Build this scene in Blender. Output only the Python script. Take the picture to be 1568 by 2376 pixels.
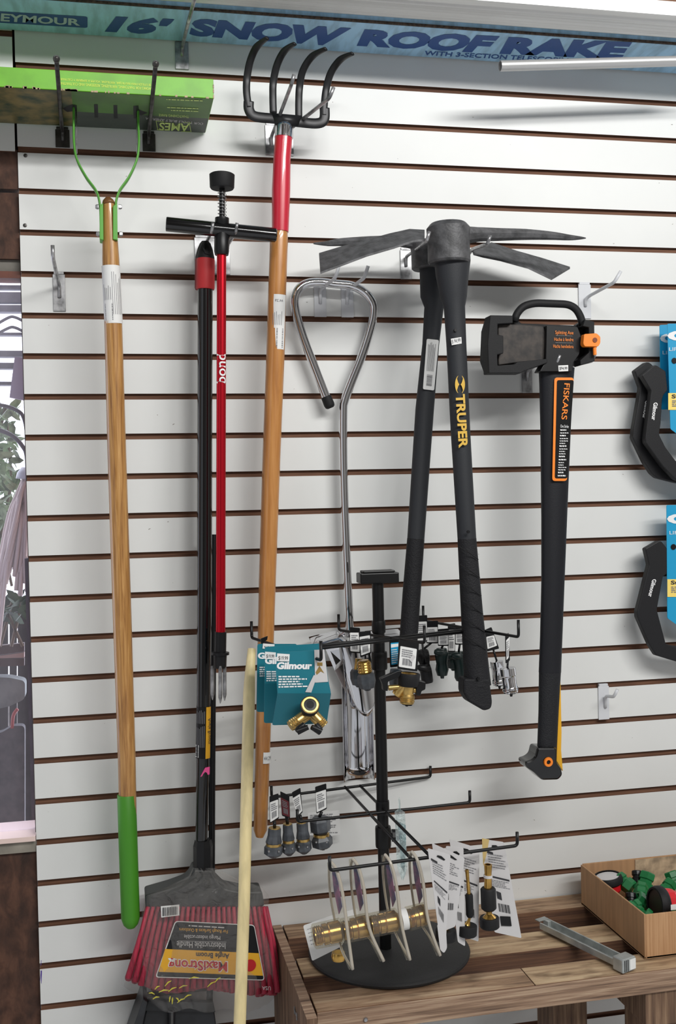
import bpy, bmesh, math, random
from mathutils import Vector, Matrix
random.seed(7)
for o in list(bpy.data.objects): bpy.data.objects.remove(o)
SC = bpy.context.scene
COL = SC.collection

# ------------------------------------------------------------------ camera
FPX = 2450.0; YAW = -0.206467; PIT = -0.016005; ROL = -0.022324
CAM = Vector((0.163143, -2.04882, -0.80745))
cd = bpy.data.cameras.new('camera'); cam = bpy.data.objects.new('camera', cd); COL.objects.link(cam)
cd.sensor_fit = 'VERTICAL'; cd.sensor_height = 24.0; cd.lens = FPX/2376*24.0; cd.clip_start = 0.01
RM = Matrix.Rotation(YAW, 4, 'Z') @ Matrix.Rotation(PIT, 4, 'X') @ Matrix.Rotation(math.pi/2, 4, 'X') @ Matrix.Rotation(ROL, 4, 'Z')
cam.matrix_world = Matrix.Translation(CAM) @ RM
SC.camera = cam
R3 = RM.to_3x3()

# ------------------------------------------------------------------ light + exposure
SC.view_settings.view_transform = 'Standard'; SC.view_settings.look = 'None'
SC.view_settings.gamma = 1.0; SC.view_settings.use_curve_mapping = False
SC.view_settings.exposure = -0.16
world = bpy.data.worlds.new('world'); SC.world = world; world.use_nodes = True
wn = world.node_tree.nodes; wl = world.node_tree.links; wn.clear()
w_out = wn.new('ShaderNodeOutputWorld'); w_bg = wn.new('ShaderNodeBackground')
w_tc = wn.new('ShaderNodeTexCoord'); w_sep = wn.new('ShaderNodeSeparateXYZ')
wl.new(w_tc.outputs['Generated'], w_sep.inputs[0])
def wramp(sock, stops):
    r = wn.new('ShaderNodeValToRGB'); cr = r.color_ramp
    while len(cr.elements) > 1: cr.elements.remove(cr.elements[-1])
    cr.elements[0].position = stops[0][0]; cr.elements[0].color = (*stops[0][1], 1)
    for p, c in stops[1:]:
        e = cr.elements.new(p); e.color = (*c, 1)
    if sock: wl.new(sock, r.inputs[0])
    return r
def wmath(op, a, b):
    m = wn.new('ShaderNodeMath'); m.operation = op
    for i, v in enumerate((a, b)):
        if isinstance(v, (int, float)): m.inputs[i].default_value = v
        else: wl.new(v, m.inputs[i])
    return m.outputs[0]
# azimuth of the shop behind the viewer: invented dark and bright bands for chrome to reflect; daylight beyond the wall (+Y)
az = wmath('ADD', wmath('MULTIPLY', w_sep.outputs['X'], 0.5), 0.5)
shop = wramp(az, [(0, (.30, .30, .30)), (.12, (.9, .93, .98)), (.22, (.95, .97, 1)), (.25, (.10, .09, .08)), (.40, (.16, .14, .12)),
                  (.44, (.42, .42, .42)), (.50, (.12, .11, .10)), (.60, (.30, .27, .24)), (.66, (.62, .62, .6)), (.74, (.2, .19, .18)), (.9, (.55, .53, .50)), (1, (.35, .33, .3))])
zed = wmath('ADD', wmath('MULTIPLY', w_sep.outputs['Z'], 0.5), 0.5)
zr = wramp(zed, [(0, (.55, .55, .55)), (.42, (.8, .8, .8)), (.55, (1, 1, 1)), (.75, (.75, .75, .75)), (1, (.6, .6, .6))])
mulc = wn.new('ShaderNodeMixRGB'); mulc.blend_type = 'MULTIPLY'; mulc.inputs[0].default_value = 1
wl.new(shop.outputs[0], mulc.inputs[1]); wl.new(zr.outputs[0], mulc.inputs[2])
day = wramp(wmath('ADD', wmath('MULTIPLY', w_sep.outputs['Y'], 0.5), 0.5), [(0, (0, 0, 0)), (.55, (0, 0, 0)), (.62, (1, 1, 1)), (1, (1, 1, 1))])
mixd = wn.new('ShaderNodeMixRGB'); wl.new(day.outputs[0], mixd.inputs[0]); wl.new(mulc.outputs[0], mixd.inputs[1]); mixd.inputs[2].default_value = (3.6, 3.7, 3.9, 1)
wl.new(mixd.outputs[0], w_bg.inputs[0]); w_bg.inputs[1].default_value = 0.82
wl.new(w_bg.outputs[0], w_out.inputs[0])

def area(name, loc, target, sx, sy, power, color=(1, 1, 1)):
    l = bpy.data.lights.new(name, 'AREA'); l.shape = 'RECTANGLE'; l.size = sx; l.size_y = sy; l.energy = power; l.color = color
    o = bpy.data.objects.new(name, l); COL.objects.link(o); o.location = loc
    o.rotation_euler = (Vector(target)-Vector(loc)).to_track_quat('-Z', 'Y').to_euler()
    return o
# two rows of ceiling tubes in front of the wall
area('ceiling_lamp_near', (1.15, -2.5, 0.82), (0.95, 0, -0.35), 2.4, 0.10, 48, (1, .995, .975))
area('ceiling_lamp_far', (1.9, -3.4, 0.95), (0.8, 0, -0.6), 2.4, 0.14, 68, (1, .995, .975))

# ------------------------------------------------------------------ helpers
def ray(x, y):
    return R3 @ Vector(((x-784)/FPX, (1188-y)/FPX, -1.0))
def P(x, y, d=0.0):
    "the point of the plane that lies d metres in front of the wall, seen at photo position x, y"
    r = ray(x, y); return CAM + r*((-d-CAM.y)/r.y)
def PZ(x, y, Z):
    r = ray(x, y); return CAM + r*((Z-CAM.z)/r.z)
def pm(px, x=700, d=0.0):
    s = 1243+(x-50)*(1096-1243)/1518.0
    return px/(s*2.05/(2.05-d))
def lin(c):
    c = c/255.0
    return c/12.92 if c <= .04045 else ((c+.055)/1.055)**2.4
def rgb(t): return (lin(t[0]), lin(t[1]), lin(t[2]), 1)

MATS = {}
def mat(name, col, rough=.5, metal=0, var=0, vscale=30, bump=0, bscale=200, coat=0, emit=0, spec=.5, stretch=None, dark=None):
    if name in MATS: return MATS[name]
    m = bpy.data.materials.new(name); m.use_nodes = True; n = m.node_tree.nodes; l = m.node_tree.links
    b = n['Principled BSDF']; b.inputs['Base Color'].default_value = rgb(col); b.inputs['Roughness'].default_value = rough
    b.inputs['Metallic'].default_value = metal; b.inputs['Coat Weight'].default_value = coat; b.inputs['Specular IOR Level'].default_value = spec
    if emit: b.inputs['Emission Color'].default_value = rgb(col); b.inputs['Emission Strength'].default_value = emit
    if var or bump:
        tc = n.new('ShaderNodeTexCoord'); mp = n.new('ShaderNodeMapping'); l.new(tc.outputs['Object'], mp.inputs[0])
        if stretch: mp.inputs['Scale'].default_value = stretch
        if var:
            nz = n.new('ShaderNodeTexNoise'); nz.inputs['Scale'].default_value = vscale; nz.inputs['Detail'].default_value = 5
            l.new(mp.outputs[0], nz.inputs[0]); cr = n.new('ShaderNodeValToRGB')
            c2 = dark if dark else tuple(v*(1-var) for v in col)
            cr.color_ramp.elements[0].position = .35; cr.color_ramp.elements[0].color = rgb(c2)
            cr.color_ramp.elements[1].position = .62; cr.color_ramp.elements[1].color = rgb(col)
            l.new(nz.outputs[0], cr.inputs[0]); l.new(cr.outputs[0], b.inputs['Base Color'])
        if bump:
            nb = n.new('ShaderNodeTexNoise'); nb.inputs['Scale'].default_value = bscale; l.new(mp.outputs[0], nb.inputs[0])
            bp = n.new('ShaderNodeBump'); bp.inputs['Strength'].default_value = bump; bp.inputs['Distance'].default_value = .002
            l.new(nb.outputs[0], bp.inputs['Height']); l.new(bp.outputs[0], b.inputs['Normal'])
    MATS[name] = m; return m

def wood(name, c1, c2, c3, stretch, rough=.45, scale=14, coat=0, knots=0, bump=.15, detail=6):
    "grain: noise stretched along one axis, three tones"
    if name in MATS: return MATS[name]
    m = bpy.data.materials.new(name); m.use_nodes = True; n = m.node_tree.nodes; l = m.node_tree.links
    b = n['Principled BSDF']; b.inputs['Roughness'].default_value = rough; b.inputs['Coat Weight'].default_value = coat
    tc = n.new('ShaderNodeTexCoord'); mp = n.new('ShaderNodeMapping'); mp.inputs['Scale'].default_value = stretch
    l.new(tc.outputs['Object'], mp.inputs[0])
    nz = n.new('ShaderNodeTexNoise'); nz.inputs['Scale'].default_value = scale; nz.inputs['Detail'].default_value = detail; nz.inputs['Roughness'].default_value = .62
    nz.inputs['Distortion'].default_value = .4
    l.new(mp.outputs[0], nz.inputs[0]); cr = n.new('ShaderNodeValToRGB'); e = cr.color_ramp.elements
    e[0].position = .30; e[0].color = rgb(c1); e[1].position = .70; e[1].color = rgb(c3)
    q = cr.color_ramp.elements.new(.5); q.color = rgb(c2)
    l.new(nz.outputs[0], cr.inputs[0]); last = cr.outputs[0]
    if knots:
        n2 = n.new('ShaderNodeTexNoise'); n2.inputs['Scale'].default_value = 9; n2.inputs['Detail'].default_value = 3
        mp2 = n.new('ShaderNodeMapping'); mp2.inputs['Scale'].default_value = tuple(.25*v+.75*min(stretch)+.6 for v in stretch); l.new(tc.outputs['Object'], mp2.inputs[0]); l.new(mp2.outputs[0], n2.inputs[0])
        r2 = n.new('ShaderNodeValToRGB'); r2.color_ramp.elements[0].position = .28; r2.color_ramp.elements[0].color = (knots, knots*.9, knots*.8, 1)
        r2.color_ramp.elements[1].position = .5; r2.color_ramp.elements[1].color = (1, 1, 1, 1); l.new(n2.outputs[0], r2.inputs[0])
        mx = n.new('ShaderNodeMixRGB'); mx.blend_type = 'MULTIPLY'; mx.inputs[0].default_value = 1
        l.new(last, mx.inputs[1]); l.new(r2.outputs[0], mx.inputs[2]); last = mx.outputs[0]
    l.new(last, b.inputs['Base Color'])
    bp = n.new('ShaderNodeBump'); bp.inputs['Strength'].default_value = bump; bp.inputs['Distance'].default_value = .002
    l.new(nz.outputs[0], bp.inputs['Height']); l.new(bp.outputs[0], b.inputs['Normal'])
    MATS[name] = m; return m

def clear(name, tint=(235, 238, 240), amount=.82, rough=.12, bump=0, bscale=40):
    "thin clear plastic: mostly lets light through, with a glossy skin"
    if name in MATS: return MATS[name]
    m = bpy.data.materials.new(name); m.use_nodes = True; n = m.node_tree.nodes; l = m.node_tree.links
    b = n['Principled BSDF']; b.inputs['Base Color'].default_value = rgb(tint); b.inputs['Roughness'].default_value = rough
    tr = n.new('ShaderNodeBsdfTransparent'); tr.inputs[0].default_value = rgb(tuple(min(255, t+12) for t in tint)); mx = n.new('ShaderNodeMixShader'); mx.inputs[0].default_value = amount
    l.new(b.outputs[0], mx.inputs[1]); l.new(tr.outputs[0], mx.inputs[2]); l.new(mx.outputs[0], n['Material Output'].inputs[0])
    if bump:
        nb = n.new('ShaderNodeTexNoise'); nb.inputs['Scale'].default_value = bscale; nb.inputs['Distortion'].default_value = 1.5
        tc = n.new('ShaderNodeTexCoord'); l.new(tc.outputs['Object'], nb.inputs[0])
        bp = n.new('ShaderNodeBump'); bp.inputs['Strength'].default_value = bump; bp.inputs['Distance'].default_value = .01
        l.new(nb.outputs[0], bp.inputs['Height']); l.new(bp.outputs[0], b.inputs['Normal'])
    MATS[name] = m; return m

def thing(name, label, cat, loc, group=None, kind=None):
    o = bpy.data.objects.new(name, None); COL.objects.link(o); o.location = loc; o.empty_display_size = .02
    tag(o, label, cat, group, kind); return o
def tag(o, label=None, cat=None, group=None, kind=None):
    if label: o['label'] = label
    if cat: o['category'] = cat
    if group: o['group'] = group
    if kind: o['kind'] = kind
    return o
def origin_of(o):
    v = Vector((0, 0, 0))
    while o is not None:
        v += o.location if o.parent is None else Vector(o['_o']); 
        if o.parent is None or True: break
    return v
WORLD_LOC = {}
def mk(name, verts, faces, m, parent=None, smooth=False, midx=None, bevel=0, label=None):
    xs = [v[0] for v in verts]; ys = [v[1] for v in verts]; zs = [v[2] for v in verts]
    c = Vector(((min(xs)+max(xs))/2, (min(ys)+max(ys))/2, (min(zs)+max(zs))/2))
    me = bpy.data.meshes.new(name); me.from_pydata([Vector(v)-c for v in verts], [], faces)
    for mm in (m if isinstance(m, (list, tuple)) else [m]): me.materials.append(mm)
    if midx:
        for p, i in zip(me.polygons, midx): p.material_index = i
    if smooth:
        for p in me.polygons: p.use_smooth = True
    me.validate(); me.update()
    bm = bmesh.new(); bm.from_mesh(me); bmesh.ops.recalc_face_normals(bm, faces=bm.faces); bm.to_mesh(me); bm.free()
    o = bpy.data.objects.new(name, me); COL.objects.link(o); WORLD_LOC[o.name] = c
    if parent is not None:
        pc = WORLD_LOC.get(parent.name, parent.location)
        o.parent = parent; o.location = c-pc
    else: o.location = c
    if bevel:
        b = o.modifiers.new('bevel', 'BEVEL'); b.width = bevel; b.segments = 2; b.limit_method = 'ANGLE'; b.angle_limit = math.radians(50)
    if smooth == 2 or (smooth and bevel):
        try: me.set_sharp_from_angle(angle=math.radians(40))
        except Exception: pass
    if label: o['label'] = label
    return o
class MB:
    "collects shapes for ONE mesh object"
    def __init__(s): s.v = []; s.f = []; s.mi = []
    def add(s, v, f, mi=0):
        k = len(s.v); s.v += [Vector(p) for p in v]; s.f += [tuple(i+k for i in q) for q in f]; s.mi += [mi]*len(f)
    def box(s, a, b, mi=0):
        x0, y0, z0 = a; x1, y1, z1 = b
        s.add([(x0, y0, z0), (x1, y0, z0), (x1, y1, z0), (x0, y1, z0), (x0, y0, z1), (x1, y0, z1), (x1, y1, z1), (x0, y1, z1)],
              [(0, 1, 2, 3), (4, 5, 6, 7), (0, 1, 5, 4), (1, 2, 6, 5), (2, 3, 7, 6), (3, 0, 4, 7)], mi)
    def slab(s, pts, th, mi=0, side=None):
        "polygon pts (front side) thickened away from the viewer along its normal"
        pts = [Vector(p) for p in pts]; n = Vector((0, 0, 0)); k = len(pts)
        for i in range(k):
            a = pts[i]; b = pts[(i+1) % k]
            n += Vector(((a.y-b.y)*(a.z+b.z), (a.z-b.z)*(a.x+b.x), (a.x-b.x)*(a.y+b.y)))
        n.normalize(); mid = sum(pts, Vector())/k
        if n.dot(mid-CAM) < 0: n = -n
        v = pts+[p+n*th for p in pts]
        f = [tuple(range(k)), tuple(range(2*k-1, k-1, -1))]
        s.add(v, f, mi); base = len(s.v)-2*k
        for i in range(k):
            j = (i+1) % k; s.f.append((base+i, base+j, base+k+j, base+k+i)); s.mi.append(mi if side is None else side)
    def tube(s, pts, r, seg=12, flat=1.0, cap=True, mi=0, up=None, closed=False):
        "sweep an ellipse: r across the view plane, r*flat in depth"
        pts = [Vector(p) for p in pts]; k = len(pts); rr = r if isinstance(r, (list, tuple)) else [r]*k
        v = []; S = None
        for i in range(k):
            if closed: t = pts[(i+1) % k]-pts[i-1]
            else: t = pts[min(i+1, k-1)]-pts[max(i-1, 0)]
            t.normalize()
            if S is None:
                ref = Vector(up) if up else (Vector((0, 1, 0)) if abs(t.y) < .9 else Vector((1, 0, 0)))
                S = t.cross(ref).normalized()
            S = (S-t*S.dot(t)).normalized(); D = S.cross(t)
            for q in range(seg):
                a = 2*math.pi*q/seg; v.append(pts[i]+S*math.cos(a)*rr[i]+D*math.sin(a)*rr[i]*flat)
        f = []
        for i in range(k if closed else k-1):
            for q in range(seg):
                f.append((i*seg+q, i*seg+(q+1) % seg, ((i+1) % k)*seg+(q+1) % seg, ((i+1) % k)*seg+q))
        if cap and not closed: f += [tuple(range(seg)), tuple(range(k*seg-1, (k-1)*seg-1, -1))]
        s.add(v, f, mi)
    def lathe(s, A, B, prof, seg=24, mi=0, capa=True, capb=True):
        "prof: (t from 0 at A to 1 at B, radius)"
        A = Vector(A); B = Vector(B); t = (B-A).normalized(); ref = Vector((0, 1, 0)) if abs(t.y) < .9 else Vector((1, 0, 0))
        S = t.cross(ref).normalized(); D = S.cross(t); v = []; k = len(prof)
        for (u, r) in prof:
            for q in range(seg):
                a = 2*math.pi*q/seg; v.append(A+(B-A)*u+(S*math.cos(a)+D*math.sin(a))*r)
        f = [(i*seg+q, i*seg+(q+1) % seg, (i+1)*seg+(q+1) % seg, (i+1)*seg+q) for i in range(k-1) for q in range(seg)]
        if capa: f.append(tuple(range(seg)))
        if capb: f.append(tuple(range(k*seg-1, (k-1)*seg-1, -1)))
        s.add(v, f, mi)
    def arc(s, A, B, r, a0, a1, seg=10, ra=None, mi=0, n=2):
        "patch on a round handle with axis A-B; angle 0 faces the viewer side, + towards +X"
        A = Vector(A); B = Vector(B); v = []
        for i in range(n):
            for q in range(seg+1):
                v.append(cyl(A, B, r, i/(n-1.0), a0+(a1-a0)*q/seg, ra))
        s.add(v, [(i*(seg+1)+q, i*(seg+1)+q+1, (i+1)*(seg+1)+q+1, (i+1)*(seg+1)+q) for i in range(n-1) for q in range(seg)], mi)
    def grid(s, fn, nu, nv, mi=0):
        v = [fn(i/nu, j/nv) for i in range(nu+1) for j in range(nv+1)]
        s.add(v, [(i*(nv+1)+j, i*(nv+1)+j+1, (i+1)*(nv+1)+j+1, (i+1)*(nv+1)+j) for i in range(nu) for j in range(nv)], mi)
    def build(s, name, m, parent=None, smooth=False, bevel=0, label=None):
        return mk(name, s.v, s.f, m, parent, smooth, s.mi, bevel, label)
def cyl(A, B, r, s, a, rb=None):
    t = (B-A).normalized(); fr = (CAM-(A+B)/2); fr = (fr-t*fr.dot(t)).normalized(); sd = t.cross(fr).normalized()
    if sd.x < 0: sd = -sd
    rr = r if rb is None else r+(rb-r)*s
    return A+(B-A)*s+(fr*math.cos(a)+sd*math.sin(a))*rr
def smoothpath(pts, n=6):
    pts = [Vector(p) for p in pts]; out = []
    for i in range(len(pts)-1):
        p0 = pts[max(i-1, 0)]; p1 = pts[i]; p2 = pts[i+1]; p3 = pts[min(i+2, len(pts)-1)]
        for k in range(n):
            t = k/n
            out.append(.5*((2*p1)+(-p0+p2)*t+(2*p0-5*p1+4*p2-p3)*t*t+(-p0+3*p1-3*p2+p3)*t**3))
    out.append(pts[-1]); return out
def smoothvals(vals, n=6):
    o = []
    for i in range(len(vals)-1):
        for k in range(n): o.append(vals[i]+(vals[i+1]-vals[i])*k/n)
    return o+[vals[-1]]
def roundpoly(pts, r, n=4):
    "rounds the corners of a planar polygon of 3D points"
    pts = [Vector(p) for p in pts]; out = []; k = len(pts)
    for i in range(k):
        a, b, c = pts[i-1], pts[i], pts[(i+1) % k]
        ra = min(r, (a-b).length*.45); rc = min(r, (c-b).length*.45)
        p = b+(a-b).normalized()*ra; q = b+(c-b).normalized()*rc
        for j in range(n+1):
            t = j/n; out.append(p*(1-t)**2+b*2*t*(1-t)+q*t*t)
    return out
def pl(lst, d=0.0): return [P(x, y, (e[0] if e else d)) for (x, y, *e) in lst]
def plane_map(P0, P1, P2): return lambda u, v: P0+(P1-P0)*u+(P2-P0)*v
def quad_map(P0, P1, P2, P3): return lambda u, v: (P0*(1-u)+P1*u)*(1-v)+(P2*(1-u)+P3*u)*v
def text(name, body, fn, m, parent, bold=0, shear=0, lift=0.0, th=0.0):
    "lettering laid over the surface fn(u, v)"
    cu = bpy.data.curves.new(name, 'FONT'); cu.body = body; cu.size = 1; cu.offset = bold; cu.resolution_u = 3; cu.shear = shear; cu.fill_mode = 'FRONT'
    to = bpy.data.objects.new('tmp', cu); COL.objects.link(to)
    dg = bpy.context.evaluated_depsgraph_get(); me = bpy.data.meshes.new_from_object(to.evaluated_get(dg))
    vs = [v.co.copy() for v in me.vertices]; fs = [tuple(p.vertices) for p in me.polygons]
    bpy.data.objects.remove(to); bpy.data.curves.remove(cu); bpy.data.meshes.remove(me)
    if not vs: return None
    x0 = min(v.x for v in vs); x1 = max(v.x for v in vs); y0 = 0 if min(v.y for v in vs) < -.1 else min(v.y for v in vs); y1 = max(v.y for v in vs)
    out = []
    for v in vs:
        p = fn((v.x-x0)/(x1-x0), (v.y-y0)/(y1-y0)); 
        if lift: p = p+(CAM-p).normalized()*lift
        out.append(p)
    o = bpy.data.meshes.new(name)
    return mk(name, out, fs, m, parent)
def scribble(mb, fn, u0, u1, v0, v1, rows, fill=.55, mi=0, lift=.0004, gaps=True):
    "rows of unreadably small print, as short dashes"
    for i in range(rows):
        va = v0+(v1-v0)*(i+.5-fill/2)/rows; vb = v0+(v1-v0)*(i+.5+fill/2)/rows; u = u0
        end = u1-(u1-u0)*random.random()*.35
        while u < end:
            w = (u1-u0)*random.uniform(.05, .16); w = min(w, end-u)
            if w < (u1-u0)*.01: break
            q = [fn(u, va), fn(u+w, va), fn(u+w, vb), fn(u, vb)]
            q = [p+(CAM-p).normalized()*lift for p in q]
            mb.add(q, [(0, 1, 2, 3)], mi); u += w+(u1-u0)*.025
def bars(mb, fn, u0, u1, v0, v1, n=18, mi=0, lift=.0004, along='u'):
    rnd = random.Random(n); x = 0.0; segs = []
    while x < 1:
        w = rnd.choice([.02, .03, .05]); g = rnd.choice([.015, .03, .04]); segs.append((x, min(1, x+w))); x += w+g
    for a, b in segs:
        if along == 'u': q = [fn(u0+(u1-u0)*a, v0), fn(u0+(u1-u0)*b, v0), fn(u0+(u1-u0)*b, v1), fn(u0+(u1-u0)*a, v1)]
        else: q = [fn(u0, v0+(v1-v0)*a), fn(u1, v0+(v1-v0)*a), fn(u1, v0+(v1-v0)*b), fn(u0, v0+(v1-v0)*b)]
        q = [p+(CAM-p).normalized()*lift for p in q]; mb.add(q, [(0, 1, 2, 3)], mi)

# ------------------------------------------------------------------ materials
M_white = mat('slat_laminate', (222, 223, 221), .42, var=.03, vscale=3)
M_mdf = wood('slat_core', (84, 55, 40), (108, 74, 55), (130, 92, 70), (1, 8, 30), .8, 10, bump=.05)
M_black = mat('black_plastic', (14, 14, 16), .38, spec=.35)
M_blackgloss = mat('black_gloss', (12, 12, 14), .16, coat=.5)
M_blackmat = mat('black_rubber', (20, 20, 22), .62, spec=.35, bump=.2, bscale=900)
M_wire = mat('black_powder_coat', (11, 11, 12), .38, spec=.35)
M_iron = mat('forged_iron', (92, 92, 94), .55, metal=.25, var=.3, vscale=60, bump=.35, bscale=250)
M_blackiron = mat('black_steel', (42, 42, 44), .38, metal=.4, var=.3, vscale=40)
M_chrome = mat('chrome', (225, 225, 228), .06, metal=1)
M_steel = mat('zinc_steel', (184, 184, 186), .34, metal=.75, var=.35, vscale=50)
M_darksteel = mat('grey_steel', (88, 86, 84), .38, metal=.8, var=.3, vscale=50)
M_alu = mat('aluminium', (226, 226, 224), .36, metal=.35, var=.06, vscale=5, stretch=(.2, 30, 30))
M_whitemetal = mat('white_painted_metal', (208, 210, 214), .4)
M_brass = mat('brass', (214, 178, 108), .3, metal=.85, var=.2, vscale=60)
M_brassp = mat('polished_brass', (206, 164, 88), .2, metal=.92, var=.3, vscale=40)
M_green = mat('green_paint', (84, 160, 52), .4)
M_greengrip = mat('green_vinyl', (66, 138, 30), .5)
M_red = mat('red_sleeve', (196, 34, 56), .3, coat=.3)
M_redanod = mat('red_anodised', (196, 22, 40), .26, metal=.75)
M_redrubber = mat('red_rubber', (176, 38, 42), .6)
M_redpl = mat('red_plastic', (206, 26, 38), .35)
M_paper = mat('white_paper', (226, 226, 224), .6)
M_papergrey = mat('grey_paper', (200, 198, 198), .5)
M_ink = mat('black_ink', (40, 40, 44), .6)
M_inkgrey = mat('grey_ink', (120, 120, 124), .6)
M_teal = mat('teal_card', (16, 112, 128), .45)
M_cyan = mat('blue_card', (24, 150, 196), .4)
M_lettersw = mat('white_ink', (232, 232, 232), .5)
M_gold = mat('gold_ink', (214, 172, 62), .45)
M_yellow = mat('yellow_label', (226, 168, 36), .4)
M_orange = mat('orange_plastic', (246, 136, 40), .4)
M_greypl = mat('grey_rubber', (84, 88, 94), .4, var=.25, vscale=60)
M_dgreen = mat('dark_green_plastic', (14, 34, 32), .35)
M_capgreen = mat('green_plastic', (24, 108, 58), .4)
M_handle1 = wood('ash_wood', (118, 74, 34), (172, 124, 68), (204, 158, 98), (26, 26, .9), .32, 8, .3)
M_handle2 = wood('maple_wood', (158, 102, 50), (182, 124, 66), (196, 140, 80), (10, 10, .8), .28, 7, .4)
M_pine = mat('pale_pine', (226, 208, 156), .5, var=.08, vscale=12, stretch=(8, 8, .7))
M_bench = wood('weathered_plank', (104, 80, 62), (158, 128, 100), (192, 168, 138), (1.0, 16, 16), .7, 5, 0, .45, .4, 7)
M_benchside = wood('ply_edge', (80, 60, 48), (148, 120, 98), (188, 164, 138), (1.6, 30, 60), .75, 3.2, 0, 0, .5, 5)
M_post = wood('post_wood', (66, 48, 38), (112, 86, 66), (150, 122, 96), (30, 30, 1.5), .75, 3.5, 0, 0, .4)
M_brown = wood('dark_plywood', (46, 28, 20), (72, 46, 34), (96, 64, 48), (6, 6, 3), .75, 6, 0, .6, .3)
M_beam = wood('beam_wood', (84, 54, 38), (118, 82, 60), (140, 102, 76), (.8, 20, 26), .7, 5)
M_card = mat('cardboard', (176, 136, 98), .75, var=.08, vscale=10, stretch=(14, 14, 1))
M_cardtorn = mat('torn_cardboard', (196, 172, 142), .85, var=.3, vscale=40)

# ------------------------------------------------------------------ the setting
OFF = {-1: 5, 0: 4, 1: 2.3, 2: 0, 3: -1, 4: -1.2, 5: -2.2, 6: -3.4, 7: -2.8, 8: -2.3, 9: -1.8, 10: -1.1, 11: -.1, 12: .7, 13: 1.2, 14: 2.2, 15: 2.2, 16: 1.8, 17: 2.2, 18: 1.7, 19: 1.4, 20: 0, 21: -1.8, 22: -5, 23: -7, 24: -9, 25: -9, 26: -9, 27: -9, 28: -9, 29: -9, 30: -9, 31: -9}
def gz(i): return -i*.0762+OFF.get(i, -9)/1200.0
def slatwall(name, x0, x1, tops, zmin=None):
    "laminated board with T-slot grooves centred on the heights in tops"
    mb = MB(); h = .0056
    tops = sorted(tops, reverse=True)
    for a, b in zip(tops[:-1], tops[1:]):
        mb.box((x0, 0, b+h), (x1, .0050, a-h), 1)                      # slat lip
        mb.add([(x0, -.0004, b+h), (x1, -.0004, b+h), (x1, -.0004, a-h), (x0, -.0004, a-h)], [(0, 1, 2, 3)], 0)
        mb.box((x0, .0050, b+.016), (x1, .016, a-.016), 1)              # web behind it
    mb.box((x0, .0075, tops[-1]), (x1, .02, tops[0]), 1)
    if name == 'wall_back':
        e_ = .0006
        for pts in (((95, 2228), (96.2, 2228), (95.6, 2240), (94.6, 2240)), ((94, 2252), (97.5, 2252), (96.5, 2282), (95.4, 2282)), ((94.6, 2252), (95.6, 2252), (93.2, 2276), (92.4, 2276))):
            mb.add(pl(pts, e_), [(0, 1, 2, 3)], 2)
        rn = random.Random(9)
        for i in range(90):
            x = rn.uniform(90, 1560); y = rn.uniform(230, 2300); w = rn.uniform(.5, 1.5); w2 = w*rn.choice([1, 1, 3]); a = rn.uniform(-.6, .6)
            q = P(x, y, e_); row = min(range(0, 30), key=lambda k: abs(gz(k)-q.z))
            if abs(gz(row)-q.z) < .010: continue
            mb.add(pl([(x, y), (x+w2, y+a*w2), (x+w2, y+w+a*w2), (x, y+w)], e_), [(0, 1, 2, 3)], 3)
    o = mb.build(name, [M_white, M_mdf, mat('purple_pen', (90, 70, 150), .6), mat('wall_speck', (120, 112, 104), .7)]); o['kind'] = 'structure'; return o
slatwall('wall_back', 0.0, 1.75, [gz(-1)+.0762]+[gz(i) for i in range(-1, 31)])
zl = P(15, 78, 0).z
slatwall('wall_left', -0.9, -0.0045, [zl+.0762, zl, zl-.0762, zl-.1524, P(15, 351, 0).z-.0052+.0])
def struct(name, a, b, m, bevel=0):
    mb = MB(); mb.box(a, b); o = mb.build(name, m, bevel=bevel); o['kind'] = 'structure'; return o
zz = lambda y, d=-.015: P(20, y, d).z
struct('gap_backing', (-.4, .021, -.2), (.02, .03, .3), mat('dark_gap', (30, 24, 20), .9))  # dark backing added to keep daylight out of the gap between the boards
struct('trim_1', (-.9, .004, zz(442)), (-.001, .06, zz(351)), M_brown)
struct('trim_2', (-.9, .010, zz(602)), (-.001, .06, zz(449)), M_brown)
struct('trim_3', (-.9, .020, zz(630)), (-.001, .06, zz(602)), mat('grey_frame', (120, 116, 108), .6, var=.2, vscale=20))
struct('trim_4', (-.9, .012, zz(646)), (-.001, .06, zz(630)), mat('red_brown_frame', (110, 62, 48), .6, var=.3, vscale=20))
struct('trim_5', (-.9, -.006, zz(1949)), (-.001, .10, zz(1938)), mat('pink_sill', (228, 204, 196), .6))
struct('trim_6', (-.9, .004, zz(1977)), (-.001, .06, zz(1949)), mat('grey_moulding', (150, 144, 132), .6, var=.2, vscale=20))
struct('wall_lower', (-.9, .012, -2.5), (-.001, .05, zz(1977)), M_brown)
struct('floor', (-3, -6, -2.53), (4, .02, -2.5), mat('concrete', (188, 188, 188), .8, var=.2, vscale=4))
struct('ceiling', (.3, -.035, .171), (1.75, .04, .27), M_beam)
# window with its frame and dirty pane
wz0 = zz(1938); wz1 = zz(646)
mb = MB(); mb.box((-.9, .03, wz0), (-.86, .055, wz1)); mb.box((-.003, .02, wz0), (.012, .055, wz1))
win = mb.build('window_1', mat('frame_grey', (110, 104, 104), .6)); win['kind'] = 'structure'
mb = MB(); mb.box((-.86, .040, wz0), (-.003, .043, wz1)); mb.build('glass_pane', clear('window_glass', (236, 236, 244), .94, .08, .1, 30), win)

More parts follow.
